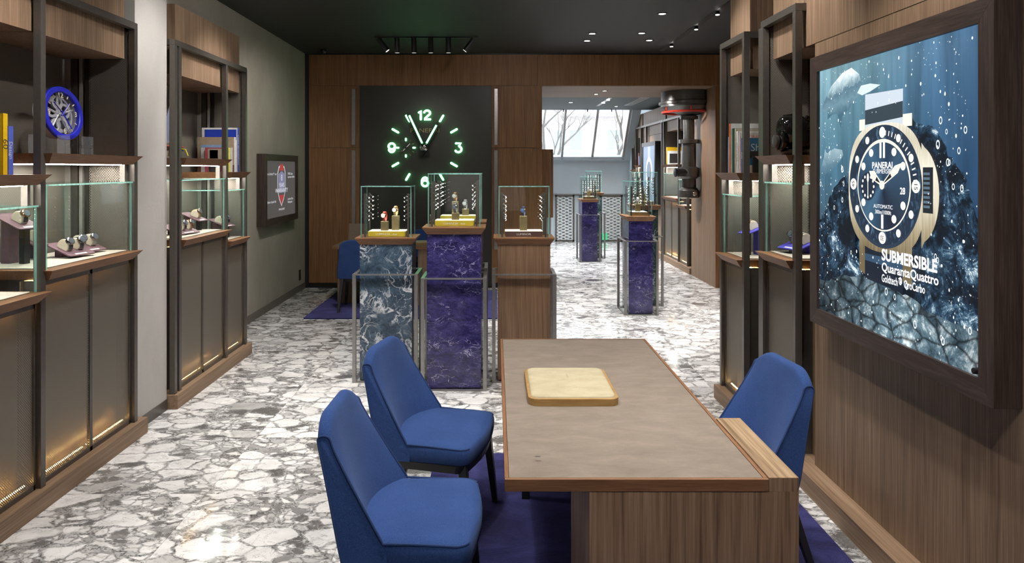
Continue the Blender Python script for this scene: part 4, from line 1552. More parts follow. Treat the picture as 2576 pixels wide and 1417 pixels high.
# ================================================================== PEDESTALS
def pedestal(label, cx, cy, w, d, fw, fd, zt, col, group, towers=True, power=.9):
    """zt = top of the wooden tray; the frame fw x fd stands around the column"""
    root = thing('display_pedestal', label, 'pedestal', (cx, cy, 0), group=group)
    zb = zt - .057
    B(cx - w / 2, cx + w / 2, cy - d / 2, cy + d / 2, .012, zb).build('column', col, root, bevel=.0015)
    fl = .034
    MB().loft([[(cx + sx * (w / 2 + f), cy + sy * (d / 2 + f), z) for sx, sy in ((-1, -1), (1, -1), (1, 1), (-1, 1))] for z, f in ((zb, .0), (zt - .008, fl), (zt, fl))]).build(
        'tray', M_TRAYWOOD_X if w > d else M_TRAYWOOD, root)
    a, b_ = w / 2 - .006, d / 2 - .006
    t = .008
    zg = zt + .405
    MB().pane(cx - a, cx + a, cy - b_, cy - b_ + t, zt, zg).build('glass_pane', [M_GLASS, M_GEDGE], root)
    MB().pane(cx - a, cx + a, cy + b_ - t, cy + b_, zt, zg).build('glass_pane', [M_GLASS, M_GEDGE], root)
    for sx in (-1, 1):
        xa = cx + sx * a
        MB().pane(xa, xa - sx * t, cy - b_ + t, cy + b_ - t, zt, zg).build('glass_pane', [M_GLASS, M_GEDGE], root)
    MB().pane(cx - a, cx + a, cy - b_, cy + b_, zg, zg + t).build('glass_pane', [M_GLASS, M_GEDGE], root)
    # steel guard frame
    q = .028
    th = .010
    for sx in (-1, 1):
        for sy in (-1, 1):
            X_, Y_ = cx + sx * (fw / 2 - q / 2), cy + sy * (fd / 2 - q / 2)
            B(X_ - q / 2, X_ + q / 2, Y_ - q / 2, Y_ + q / 2, th, .853).build('guard_post', M_STEEL, root)
    for z0, z1 in ((0, th), (.853, .863)):
        for sy in (-1, 1):
            Y_ = cy + sy * (fd / 2 - q / 2)
            B(cx - fw / 2, cx + fw / 2, Y_ - q / 2, Y_ + q / 2, z0, z1).build('guard_rail', M_STEEL, root)
        for sx in (-1, 1):
            X_ = cx + sx * (fw / 2 - q / 2)
            B(X_ - q / 2, X_ + q / 2, cy - fd / 2 + q, cy + fd / 2 - q, z0, z1).build('guard_rail', M_STEEL, root)
    # four slim lamp masts
    for sx in (-1, 1):
        for sy in (-1, 1):
            X_, Y_ = cx + sx * (a - .030), cy + sy * (b_ - .035)
            m = B(X_ - .007, X_ + .007, Y_ - .007, Y_ + .007, zt, zt + .35).build('lamp_mast', M_BRONZE, root)
            hd, ln = MB(), MB()
            dx, dy = (-sx * .8, -sy * .25)
            for k in range(6):
                z_ = zt + .335 - k * .031 - (.012 if k > 1 else 0) - (.012 if k > 3 else 0)
                p0 = Vector((X_ + dx * .008, Y_ + dy * .008, z_))
                v_ = Vector((dx, dy, -.62)).normalized()
                hd.tube([p0, p0 + v_ * .030], .0055, 7)
                ln.tube([p0 + v_ * .030, p0 + v_ * .0315], .0052, 7)
            hd.build('lamp_head', M_BRONZE, m)
            ln.build('lamp_lens', M_LENS, m)
    # the light of those masts
    for sx in (-1, 1):
        l = bpy.data.lights.new('case_lamp', 'SPOT')
        l.energy = power
        l.spot_size = R(80)
        l.spot_blend = .7
        l.color = (1, .93, .82)
        l.shadow_soft_size = .02
        lo = bpy.data.objects.new('case_lamp', l)
        COL.objects.link(lo)
        lo.parent = root
        lo.location = (sx * (a - .04), -.05, zt + .30)
        v_ = Vector((-sx * (a - .04), .05, -.26))
        lo.rotation_euler = v_.to_track_quat('-Z', 'Y').to_euler()
    return root


PG = 'glass topped display pedestals'
M_PEDWOOD = wood('pedestal_walnut', (.11, .062, .036), (.175, .105, .064), (.25, .16, .10), 'z', rough=.3)
pedestal('display pedestal of slate blue white-veined marble', -.872, 5.963, .418, .29, .52, .385, 1.15, M_BLUEMARBLE, PG, power=4.0)
pedestal('tall violet marble pedestal in the middle of the front row', -.315, 5.748, .418, .29, .505, .385, 1.252, M_PURPLE, PG, power=4.0)
pedestal('violet pedestal hidden close behind the tall middle one', -.315, 6.316, .418, .29, .505, .385, 1.252, M_PURPLE, PG, power=2.5)
pedestal('display pedestal with walnut veneer column beside the table', .233, 5.963, .420, .29, .512, .385, 1.15, M_PEDWOOD, PG, power=4.0)
pedestal('violet marble pedestal standing alone before the passage', 1.70, 8.69, .28, .42, .396, .52, 1.146, M_PURPLE, PG, power=3.0)
pedestal('dark green marble pedestal just behind the lone violet one', 1.884, 9.23, .28, .42, .396, .52, 1.248, M_GREEN, PG, power=2.5)
pedestal('violet marble pedestal in the rear room', 1.733, 13.50, .28, .42, .39, .52, 1.146, M_PURPLE, PG, power=2.5)
pedestal('dark green marble pedestal in the rear room', 1.896, 14.03, .28, .42, .396, .52, 1.248, M_GREEN, PG, power=2.5)

# ---- watches standing upright on small blocks
def make_upright_watch():
    root = thing('wristwatch', '', 'watch')
    # strap loop (local: face looks along -Y, base at z=0)
    strap = MB()
    n = 22
    rings = []
    for k in range(n + 1):
        a = R(75 + 390 * k / n - 40)
        cy, cz = .026 * math.cos(a), .040 + .037 * math.sin(a)
        ny, nz = math.cos(a), math.sin(a)
        hw_ = .010
        rings.append([(-hw_, cy, cz), (hw_, cy, cz), (hw_, cy + ny * .003, cz + nz * .003), (-hw_, cy + ny * .003, cz + nz * .003)])
    strap.loft(rings[:-2])
    strap.build('strap', plain('watch_strap_default', (.1, .1, .1), .5), root)
    cz = .048
    MB().lathe([(.0205, .012), (.022, .006), (.022, -.002), (.0195, -.006), (.0175, -.006)], (0, -.030, cz), 22, 'y').build('watch_case', M_GOLD, root, smooth=True)
    MB().lathe([(.0172, -.0055), (.0172, -.0068)], (0, -.030, cz), 22, 'y').build('dial', plain('dial_white', (.7, .7, .7), .3), root)
    MB().prism([(.020, cz - .011), (.028, cz - .007), (.028, cz + .007), (.020, cz + .011)], -.034, -.026, 'xz').build('crown_guard', M_GOLD, root)
    hb = MB()
    for a, L in ((R(125), .011), (R(55), .014)):
        c_, s_ = math.cos(a), math.sin(a)
        hb.add([(-s_ * .001, -.0372, cz + c_ * .001), (L * c_, -.0372, cz + L * s_), (s_ * .001, -.0372, cz - c_ * .001)], [(0, 1, 2)])
    hb.build('hands', M_WHITE, root)
    B(-.010, .010, -.012, .012, 0, .003).build('cuff_foot', M_WHITE, root)
    return root


uw0 = make_upright_watch()
uwu = [False]


def upright_watch(loc, rz, label, strap_c, case_m, dial_c, sc=1.0):
    o = place(uw0, uwu, loc, (0, 0, rz), label, 'watches on pedestal stands')
    o.scale = (sc, sc, sc)
    for ch in o.children:
        base = ch.name.split('.')[0]
        if base in ('strap', 'watch_case', 'dial', 'crown_guard'):
            ch.data = ch.data.copy()
            ch.data.materials.clear()
            if base == 'strap':
                ch.data.materials.append(plain('strap_%.2f_%.2f_%.2f' % strap_c, strap_c, .5))
            elif base == 'dial':
                ch.data.materials.append(plain('dial_%.2f_%.2f_%.2f' % dial_c, dial_c, .3))
            else:
                ch.data.materials.append(case_m)
    return o


def plinth_block(label, cx, cy, z, w, d, h, mfront, mtop, words, cursive=None):
    t = thing('display_plinth', label, 'display plinth', (cx, cy, z), group='lettered display plinths')
    r_ = .014
    pts = [(cx - w / 2, z + h), (cx - w / 2, z + .004 + r_)] + [(cx - w / 2 + r_ - r_ * math.cos(R(a)), z + .004 + r_ - r_ * math.sin(R(a))) for a in (30, 60, 90)] + \
          [(cx + w / 2 - r_ + r_ * math.sin(R(a)), z + .004 + r_ - r_ * math.cos(R(a))) for a in (0, 30, 60, 90)] + [(cx + w / 2, z + h)]
    B(cx - w / 2 - .004, cx + w / 2 + .004, cy - d / 2 + .004, cy + d / 2, z, z + h - .001).build('base', M_BRASS, t)
    MB().prism(pts, cy - d / 2, cy - d / 2 + .004, 'xz').build('front_plate', mfront, t)
    B(cx - w / 2, cx + w / 2, cy - d / 2 + .001, cy + d / 2, z + h - .001, z + h + .002).build('top_plate', mtop, t)
    if words:
        text('lettering', words, .021, (cx - (.03 if cursive else 0), cy - d / 2 - .0008, z + h / 2), FACE_NY, M_WHITE, t, 1.25)
    if cursive:
        text('lettering', cursive, .021, (cx + .065, cy - d / 2 - .0008, z + h / 2), FACE_NY, M_WHITE, t, 1.2)
    return t


def watch_stand(label, cx, cy, z, h, w=.058, mat=M_BRASS):
    t = B(cx - w / 2, cx + w / 2, cy - w / 2, cy + w / 2, z, z + h).build('watch_stand', mat, bevel=.002)
    tag(t, label, 'watch stand', 'metal watch stands')
    return z + h


def cased(cx, cy, zt, mfront, mtop, words, cursive, watches, where, w=.30, d=.20):
    plinth_block('low plinth inside the case of the ' + where, cx, cy, zt, w, d, .045, mfront, mtop, words, cursive)
    for i, (dx, dy, h, desc, sc_, cm_, dc_) in enumerate(watches):
        z1 = watch_stand(('short' if h < .09 else 'tall') + ' block under ' + desc, cx + dx, cy + dy, zt + .047, h)
        upright_watch((cx + dx, cy + dy, z1), R(-14), desc, sc_, cm_, dc_)


cased(-.872, 5.963, 1.15, M_YELLOWBLK, M_WHITEBLK, 'LUMINOR', 'due',
      [(-.028, -.02, .075, 'gold watch on a red strap in the slate blue pedestal', (.45, .03, .02), M_GOLD, (.75, .73, .7)),
       (.055, .03, .118, 'gold watch with glowing pale dial beside the red strapped one', (.6, .38, .15), M_GOLD, (.8, .8, .78))], 'slate blue pedestal')
cased(-.315, 5.748, 1.252, M_YELLOWBLK, M_WHITEBLK, 'LUMINOR', 'due',
      [(.005, -.02, .055, 'steel watch with dark dial in the tall violet pedestal', (.04, .04, .05), M_CHROME, (.06, .07, .09))], 'tall violet pedestal')
cased(-.315, 6.316, 1.252, M_YELLOWBLK, M_WHITEBLK, 'LUMINOR', 'due',
      [(.06, .0, .055, 'steel watch in the hidden case behind the tall violet pedestal', (.2, .2, .22), M_CHROME, (.5, .5, .52)),
       (-.03, .03, .118, 'gold watch standing high in the hidden case behind', (.3, .15, .06), M_GOLD, (.3, .3, .3))], 'hidden violet pedestal')
cased(.233, 5.963, 1.15, M_PLUMB, M_WHITEBLK, 'LUMINOR', None,
      [(.0, -.01, .118, 'rose gold watch with blue dial in the walnut pedestal', (.03, .05, .12), M_GOLD, (.05, .1, .26))], 'walnut pedestal')
for cx, cy, zt, nm in ((1.70, 8.69, 1.146, 'lone violet pedestal'), (1.884, 9.23, 1.248, 'nearer green pedestal'),
                       (1.733, 13.50, 1.146, 'rear room violet pedestal'), (1.896, 14.03, 1.248, 'rear room green pedestal')):
    cased(cx, cy, zt, M_BRASS, M_WHITEBLK, None, None, [(.0, -.03, .09, 'watch on a ring stand in the ' + nm, (.5, .48, .45), M_CHROME, (.5, .5, .5))], nm, .19, .27)

# ================================================================== PERISCOPE
PS = thing('periscope', 'dark metal periscope with red ring hanging in the passage', 'periscope', (2.986, 11.2, 1.24))
pc = (2.986, 11.2, 0)
pz = lambda y: 1.7 - (y - 425) * 11.2 / 1830
NSEG = 40


def turn(name, prof, mat=M_GUNMETAL):
    mb = MB().lathe(prof, pc, NSEG)
    mb.v = [(min(v[0], 3.143), v[1], v[2]) for v in mb.v]      # the wide drum is let into the jamb
    return mb.build(name, mat, PS, smooth=True, angle=30)


turn('mount_drum', [(.42, ZS - .001), (.42, pz(256)), (.455, pz(258)), (.455, pz(264)), (.42, pz(265)), (.42, pz(270)), (.30, pz(279)), (.17, pz(288)), (.11, pz(291))])
turn('flange', [(.10, pz(290)), (.138, pz(293)), (.138, pz(300)), (.09, pz(301))])
turn('upper_tube', [(.083, pz(300)), (.083, pz(352))])
turn('collar', [(.10, pz(351)), (.152, pz(351.5)), (.152, pz(361)), (.10, pz(361.5))])
turn('middle_tube', [(.108, pz(360)), (.108, pz(420)), (.12, pz(422))])
turn('eyepiece_housing', [(.11, pz(419)), (.15, pz(423)), (.152, pz(430)), (.152, pz(444)), (.12, pz(450))])
turn('lower_tube', [(.108, pz(448)), (.108, pz(475))])
turn('base_cap', [(.10, pz(471)), (.125, pz(473)), (.152, pz(479)), (.152, pz(496)), (.14, pz(497.5)), (.03, pz(497.5))])
ey = MB()
ze = pz(434)
ey.lathe([(.06, -.02), (.062, -.17), (.066, -.175), (.066, -.195), (.055, -.2), (.055, -.21), (.07, -.215), (.07, -.235), (.04, -.25)], (2.986, 11.12, ze), 24, 'x')
ey.build('eyepiece', M_BLACKMETAL, PS, smooth=True, angle=30)
rgm = MB()
RR, zr_ = .40, pz(283)
n = 40
pts = [(pc[0] + RR * math.cos(2 * PI * k / n), pc[1] + RR * math.sin(2 * PI * k / n), zr_) for k in range(n + 1)]
pts = [(min(p[0], 3.125), p[1], p[2]) for p in pts]
rgm.tube(pts, .018, 8, cap=False)
rgm.build('ring_handle', M_RED, PS, smooth=True)
for k in range(6):
    a = R(60 * k + 20)
    p0 = (min(pc[0] + RR * math.cos(a), 3.125), pc[1] + RR * math.sin(a))
    MB().tube([(p0[0], p0[1], zr_), (p0[0], p0[1], pz(268))], .012, 8).build('ring_post', M_RED, PS, smooth=True)
MB().lathe([(.032, 0), (.034, -.03), (.02, -.045)], (3.03, 11.055, pz(487)), 16, 'y').build('knob', M_CHROME, PS, smooth=True)
MB().lathe([(.012, 0), (.012, -.03)], (2.90, 11.08, pz(487)), 10, 'y').build('bolt', M_CHROME, PS, smooth=True)

# ================================================================== WATCH DISPLAYS IN THE SHELF CASES
def make_cushion_watch():
    """local: strap runs along x, watch face tilts towards +X and up; base at z=0"""
    root = thing('wristwatch', '', 'watch')
    prof = []
    for k in range(13):
        a = PI - PI * k / 12
        prof.append((.034 * math.cos(a), .012 + .042 * math.sin(a)))
    prof += [(.030, 0), (-.030, 0)]
    MB().prism(prof, -.019, .019, 'xz').build('cushion', M_CREAM, root, bevel=.003)
    rings = []
    for k in range(13):
        a = PI - PI * k / 12
        c_, s_ = math.cos(a), math.sin(a)
        x0, z0 = .0345 * c_, .012 + .0425 * s_
        rings.append([(x0, -.011, z0), (x0, .011, z0), (x0 + .0035 * c_, .011, z0 + .0035 * s_), (x0 + .0035 * c_, -.011, z0 + .0035 * s_)])
    MB().loft(rings).build('strap', plain('strap_black', (.03, .03, .035), .4), root)
    M_ = Matrix.Translation((.020, 0, .049)) @ Matrix.Rotation(R(42), 4, 'Y')
    MB().lathe([(.019, -.004), (.0215, 0), (.0215, .008), (.0185, .011), (.016, .011)], (0, 0, 0), 20).xf(M_).build('watch_case', M_CHROME, root, smooth=True)
    MB().lathe([(.0165, .0105), (.0165, .0118)], (0, 0, 0), 20).xf(M_).build('dial', plain('dial_steel', (.10, .11, .13), .25), root)
    MB().box(-.009, .009, -.029, -.018, .001, .008).xf(M_).build('crown_guard', M_CHROME, root)
    return root


cw0 = make_cushion_watch()
cwu = [False]


def cushion_watch(loc, rot, label, case_m=None, strap_c=None):
    o = place(cw0, cwu, loc, rot, label, 'watches on cream cushions')
    o.scale = (1.12, 1.12, 1.12)
    for ch in o.children:
        b_ = ch.name.split('.')[0]
        if (b_ in ('watch_case', 'crown_guard') and case_m) or (b_ == 'strap' and strap_c):
            ch.data = ch.data.copy()
            ch.data.materials.clear()
            ch.data.materials.append(case_m if b_ != 'strap' else plain('cstrap_%.2f_%.2f' % strap_c[:2], strap_c, .5))
    return o


def slanted_display(label, x, y, zb, rz, L, Wd, lift, slope_deg, mat, watches, cat='watch display', words=True):
    """sloping plate on a leg; local x points down the slope towards the aisle"""
    t = thing('watch_display', label, cat, (x, y, zb), rz, group='sloping watch displays')
    ca, sa = math.cos(R(slope_deg)), math.sin(R(slope_deg))
    M_ = Matrix.Translation((0, 0, lift)) @ Matrix.Rotation(R(slope_deg), 4, 'Y')

    def built(mb, name, m, par=t, **kw):
        o = MB()
        o.v, o.f, o.mi = mb.v, mb.f, mb.mi
        me = o.mesh(name, [m])
        ob = bpy.data.objects.new(name, me)
        COL.objects.link(ob)
        ob.parent = par
        return ob
    pl = MB().loft([[(u, v, z_) for u, v in rrect(0, 0, L, Wd, .014)] for z_ in (-.003, .003)]).xf(M_)
    plate = built(pl, 'plate', mat)
    if words:
        built(MB().box(L * .38, L * .44, -Wd * .22, Wd * .22, .0031, .0036).xf(M_), 'name_strip', M_WHITE, plate)
    hi = lift + (L * .30) * sa
    lg = MB().prism([(-L * .38, 0), (-L * .12, 0), (-L * .12, lift + L * .12 * sa - .004), (-L * .38, lift + L * .38 * sa - .004)], -Wd * .2, Wd * .2, 'xz')
    built(lg, 'leg', mat)
    lz = lift - L * .25 * sa - .004
    if lz > .006:
        built(MB().box(L * .15, L * .32, -Wd * .12, Wd * .12, 0, lift - L * .32 * sa - .003), 'foot', M_BLACK)
    for (u, v, lab, cm_, st_) in watches:
        p = Matrix.Translation((x, y, zb)) @ Matrix.Rotation(rz, 4, 'Z') @ M_ @ Vector((u, v, .0032))
        rot = (Matrix.Rotation(rz, 4, 'Z') @ Matrix.Rotation(R(slope_deg), 4, 'Y')).to_euler()
        cushion_watch(p, rot, lab, cm_, st_)
    return t


za, zb2 = 1.194, 1.092      # top of the travertine bases
slanted_display('plum display with two watches in the near left glass case', -2.45, 4.20, za, R(-14), .19, .19, .045, 20, M_PLUM,
                [(.0, -.045, 'steel watch nearest the aisle on the low plum display', None, (.03, .03, .04)),
                 (.0, .035, 'middle steel watch on the low plum display', None, (.04, .04, .05))])
slanted_display('second plum display overlapping behind the first in the near case', -2.49, 4.41, za, R(-14), .19, .17, .045, 20, M_PLUM,
                [(.0, -.05, 'steel watch half hidden at the rear of the plum displays', None, (.3, .3, .3)),
                 (.0, .035, 'rearmost steel watch on the second plum display', None, (.35, .35, .36))])
slanted_display('tall plum display raised on a post at the left edge', -2.56, 3.90, za, R(-14), .20, .15, .225, 22, M_PLUM,
                [(.01, .0, 'gold and black watch raised high at the left picture edge', M_GOLD, (.03, .03, .04))])
slanted_display('lower plum display beside the tall one in the near left case', -2.60, 4.10, za, R(-14), .13, .10, .10, 22, M_PLUM,
                [(.0, .0, 'watch on the lower plum display beside the tall one', None, (.2, .2, .2))])
slanted_display('plum display with three watches by the bronze post', -2.44, 5.64, za, R(-10), .19, .27, .04, 20, M_PLUM,
                [(.0, -.085, 'steel watch nearest the post in the case behind the pier', None, (.03, .03, .03)),
                 (.0, .0, 'central watch of three in the case behind the pier', None, (.05, .04, .04)),
                 (.0, .085, 'brown strapped watch of three in the case behind the pier', M_GOLD, (.25, .12, .05))])
slanted_display('plum display lifted on a post with one gold watch', -2.49, 6.02, za, R(-10), .19, .14, .11, 20, M_PLUM,
                [(.01, .0, 'gold and steel watch on the lifted plum display', M_GOLD, (.5, .36, .16))])
slanted_display('plum display with two watches in the narrow left case', -2.43, 6.47, zb2, R(-10), .19, .17, .13, 20, M_PLUM,
                [(.0, -.045, 'watch on a cream pad just left of the bronze post', None, (.3, .29, .28)),
                 (.0, .04, 'dark strapped watch just right of the bronze post', None, (.03, .03, .04))])
slanted_display('cobalt blue display with two watches beside the lightbox', 1.845, 4.385, za, R(180 + 16), .21, .19, .06, 20, M_BLUESTAND,
                [(.0, .04, 'steel watch facing the aisle on the cobalt display', None, (.3, .3, .32)),
                 (-.01, -.045, 'second watch behind on the cobalt display', None, (.35, .34, .33))])
slanted_display('small cobalt display in the narrow right case', 1.83, 5.16, zb2, R(180 + 16), .18, .13, .18, 20, M_BLUESTAND,
                [(.0, .0, 'gold watch on the small cobalt display between bronze posts', M_GOLD, (.2, .12, .06))])

# ================================================================== BOOKS
def book(label, x0, x1, y0, y1, z0, z1, spine, cover, group, s, words=None, wc=None, cover_art=None, sz=.03):
    """spine faces the aisle (s=-1: spine on +X side), cover faces -Y"""
    t = thing('book', label, 'book', ((x0 + x1) / 2, (y0 + y1) / 2, z0), group=group)
    th = .0022
    xs_ = x1 if s < 0 else x0            # spine plane
    ins = -s * 0
    B(x0, x1, y0, y0 + th, z0, z1).build('cover', cover, t)
    B(x0, x1, y1 - th, y1, z0, z1).build('cover', cover, t)
    if s < 0:
        B(x1 - th, x1 + .0008, y0, y1, z0, z1).build('spine', spine, t)
        B(x0 + .003, x1 - th, y0 + th, y1 - th, z0 + .002, z1 - .002).build('pages', M_WHITE, t)
    else:
        B(x0 - .0008, x0 + th, y0, y1, z0, z1).build('spine', spine, t)
        B(x0 + th, x1 - .003, y0 + th, y1 - th, z0 + .002, z1 - .002).build('pages', M_WHITE, t)
    if words:
        if s < 0:
            text('lettering', words, sz, (x1 + .0012, (y0 + y1) / 2, (z0 + z1) / 2), (R(90), R(90), R(90)), wc or M_WHITE, t, 1.0, 0.0)
        else:
            text('lettering', words, sz, (x0 - .0012, (y0 + y1) / 2, (z0 + z1) / 2), (R(90), R(90), R(-90)), wc or M_WHITE, t, 1.0, 0.0)
    if cover_art:
        for (u0, u1, v0, v1, m) in cover_art:
            B(x0 + (x1 - x0) * u0, x0 + (x1 - x0) * u1, y0 - .0006, y0, z0 + (z1 - z0) * v0, z0 + (z1 - z0) * v1).build('cover_print', m, t)
    return t


c_blue = plain('book_blue', (.02, .05, .42), .4)
c_yel = plain('book_yellow', (.72, .45, .01), .4)
c_lem = plain('book_lemon', (.75, .68, .05), .4)
c_pink = plain('book_pink', (.48, .09, .13), .45)
c_tan = plain('book_tan', (.42, .33, .23), .5)
c_sky = plain('book_sky', (.25, .38, .6), .5)
c_dk = plain('book_dark', (.03, .028, .026), .4)
c_or = plain('book_orange', (.72, .12, .03), .4)
c_gr = plain('book_green', (.02, .10, .07), .4)
c_be = plain('book_beige', (.5, .43, .33), .5)
c_vio = plain('book_violet', (.06, .03, .24), .4)
c_sea = plain('book_sea', (.03, .16, .30), .35)
c_sand = plain('book_sand', (.55, .48, .34), .5)
c_brn = plain('book_brown', (.12, .05, .03), .4)
BG = 'books on the left shelf edge'
zB = 1.6725
book('yellow book cut off by the left picture edge', -2.55, -2.32, 3.43, 3.462, zB, zB + .29, c_yel, c_yel, BG, -1, '60', c_dk, sz=.05)
db_ = book('blue book with Design lettered down its spine', -2.50, -2.318, 3.464, 3.50, zB, zB + .232, plain('book_periwinkle', (.08, .12, .5), .4), c_blue, BG, -1, 'Design', M_WHITE, sz=.031)
text('lettering', 'of the 20th Century', .008, (-2.3162, 3.4695, 1.80), (R(90), R(90), R(90)), M_WHITE, db_, 1.0, 0.0)
BG = 'books behind the boat model'
book('tall white book with blue banner and blue spine', -2.62, -2.30, 6.50, 6.535, zB, zB + .395, c_blue, M_WHITE, BG, -1, 'LOGO BEGINNINGS', M_WHITE, [(.08, .97, .72, .96, c_blue)], sz=.03)
book('tan photo book showing an archway on its cover', -2.64, -2.315, 6.46, 6.498, zB, zB + .31, M_WHITE, c_tan, BG, -1, None, None, [(.08, .72, .2, .78, c_sky), (.0, 1, .0, .2, c_brn)])
book('thin white book between the tan and lemon ones', -2.60, -2.33, 6.435, 6.458, zB, zB + .215, M_WHITE, M_WHITE, BG, -1, None, None, sz=.016)
book('pink cookbook with lemon yellow spine', -2.55, -2.345, 6.40, 6.433, zB, zB + .215, c_lem, c_pink, BG, -1, None, None, [(.12, .92, .52, .95, c_be), (.2, .55, .55, .9, c_brn)], sz=.018)
bk = B(-2.50, -2.40, 6.36, 6.385, 1.6725, 1.775).build('bookend', M_BLACK, bevel=.003)
tag(bk, 'black bookend before the pink cookbook', 'bookend', 'black bookends')
BG = 'books in the narrow right bay'
zB = 1.6725
yb_ = 5.30
for (lab, th, h, x0, x1, sp, cv, w, wc, art) in (
        ('sky blue book at the far end of the right row', .022, .26, 1.70, 2.02, c_sky, c_sky, None, M_WHITE, None),
        ('tall white book with orange spine', .028, .355, 1.70, 2.04, c_or, M_WHITE, None, M_WHITE, [(.15, 1, .0, .9, c_sky)]),
        ('green spined book beside the orange one', .03, .318, 1.71, 2.02, c_gr, c_gr, None, M_WHITE, None),
        ('beige book left of the white pair', .022, .315, 1.72, 2.02, c_be, c_be, None, c_dk, None),
        ('white book with black spine letters', .026, .295, 1.725, 2.02, M_WHITE, M_WHITE, 'AND THE SEA', c_dk, None),
        ('pale grey book titled in red capitals', .024, .28, 1.73, 2.02, plain('book_pale', (.6, .56, .52), .5), plain('book_pale', (.6, .56, .52), .5), 'KINGDOM', c_or, None),
        ('violet spined book with a blue sea creature cover', .036, .245, 1.74, 2.02, c_vio, c_sea, 'Shell', M_WHITE, [(0, 1, 0, .22, c_sand), (.02, 1, .42, .62, c_dk)])):
    y1_ = yb_
    y0_ = yb_ - th
    t = book(lab, x0, x1, y0_, y1_, zB, zB + h, sp, cv, BG, 1, w, wc, art, sz=min(.026, th * .85))
    if 'red capitals' in lab:
        text('lettering', 'KINGDOM', .04, (x0 + .15, y0_ - .0012, zB + h - .03), FACE_NY, c_or, t, 1.0, 0.0)
    if 'sea creature' in lab:
        text('lettering', 'Shell', .075, (x0 + .12, y0_ - .0014, zB + h - .07), FACE_NY, M_WHITE, t, .95, 0.0)
    yb_ = y0_ - .0015
bk = B(1.80, 1.90, yb_ - .03, yb_ - .004, 1.6725, 1.785).build('bookend', M_BLACK, bevel=.006)
tag(bk, 'black bookend before the sea creature book', 'bookend', 'black bookends')
BG = 'books in the rear room'
book('white book with black label beside the rear room lightbox', 3.17, 3.42, 13.3, 13.36, 1.7795, 2.03, M_WHITE, M_WHITE, BG, 1, None, None, [(.1, .9, .1, .8, c_dk)])
book('yellow topped tall book in the rear room unit', 3.17, 3.45, 13.4, 13.45, 1.7795, 2.10, c_yel, c_yel, BG, 1)
book('red spined book far down the rear room', 3.17, 3.42, 16.05, 16.1, 1.7795, 2.05, plain('book_red', (.5, .05, .03), .4), c_be, BG, 1)
book('small blue book far down the rear room', 3.17, 3.42, 15.98, 16.04, 1.7795, 1.98, c_sky, c_sky, BG, 1)

# ================================================================== SKELETON CLOCK ON THE LEFT SHELF
SK = thing('skeleton_clock', 'round skeleton clock with a cobalt blue rim on clear blocks', 'clock', (-2.45, 4.10, 1.7795), 0)
MS = Matrix.Translation((0.01, 0, .232)) @ Matrix.Rotation(R(-8), 4, 'Z') @ Matrix.Rotation(R(-8), 4, 'Y')


def skp(mb, name, mat, par=SK, smooth=True):
    mb.xf(MS)
    me = mb.mesh(name, [mat])
    if smooth:
        me.polygons.foreach_set('use_smooth', [True] * len(me.polygons))
        me.set_sharp_from_angle(angle=R(35))
    ob = bpy.data.objects.new(name, me)
    COL.objects.link(ob)
    ob.parent = par
    return ob


c_cob = plain('cobalt_rim', (.02, .025, .48), .35)
c_silver = plain('silver_grey', (.55, .55, .58), .35, .4)
rim = [(.122, .0), (.122, .012), (.126, .016), (.148, .016), (.153, .011), (.153, -.004), (.148, -.008), (.122, -.008)]
rims = []
mbr = MB()
for k in range(49):
    a = 2 * PI * k / 48
    rims.append([(h, r_ * math.cos(a), r_ * math.sin(a)) for r_, h in rim])
mbr.loft(rims, caps=False)
skp(mbr, 'rim', c_cob)
mbb = MB()
rims = []
for k in range(49):
    a = 2 * PI * k / 48
    rims.append([(h, r_ * math.cos(a), r_ * math.sin(a)) for r_, h in [(.135, -.01), (.135, -.07), (.124, -.07), (.124, -.01)]])
mbb.loft(rims, caps=False)
skp(mbb, 'drum', c_silver)
mv = MB()
for (cy_, cz_, r_, w_) in ((.0, .0, .10, .006), (-.05, .03, .045, .008), (.045, .02, .038, .007), (.02, -.06, .035, .008), (-.03, -.06, .03, .006), (0, .065, .035, .006)):
    rr_ = []
    for k in range(25):
        a = 2 * PI * k / 24
        rr_.append([(hx_, cy_ + (r_ + d_) * math.cos(a), cz_ + (r_ + d_) * math.sin(a)) for hx_, d_ in ((-.02, -w_), (-.02, w_), (-.028, w_), (-.028, -w_))])
    mv.loft(rr_, caps=False)
for k in range(5):
    a = R(72 * k + 15)
    mv.tube([(-.024, 0, 0), (-.024, .122 * math.cos(a), .122 * math.sin(a))], .007, 6)
skp(mv, 'gear_train', c_silver)
skp(MB().lathe([(.122, -.06), (.122, -.064)], (0, 0, 0), 36, 'x'), 'back_plate', plain('clock_back', (.08, .08, .085), .5))
mk_ = MB()
for k in range(12):
    if k % 3:
        a = PI / 2 - 2 * PI * k / 12
        mk_.tube([(.004, .098 * math.cos(a), .098 * math.sin(a)), (.004, .116 * math.cos(a), .116 * math.sin(a))], .003, 6)
skp(mk_, 'hour_marker', M_CREAM)
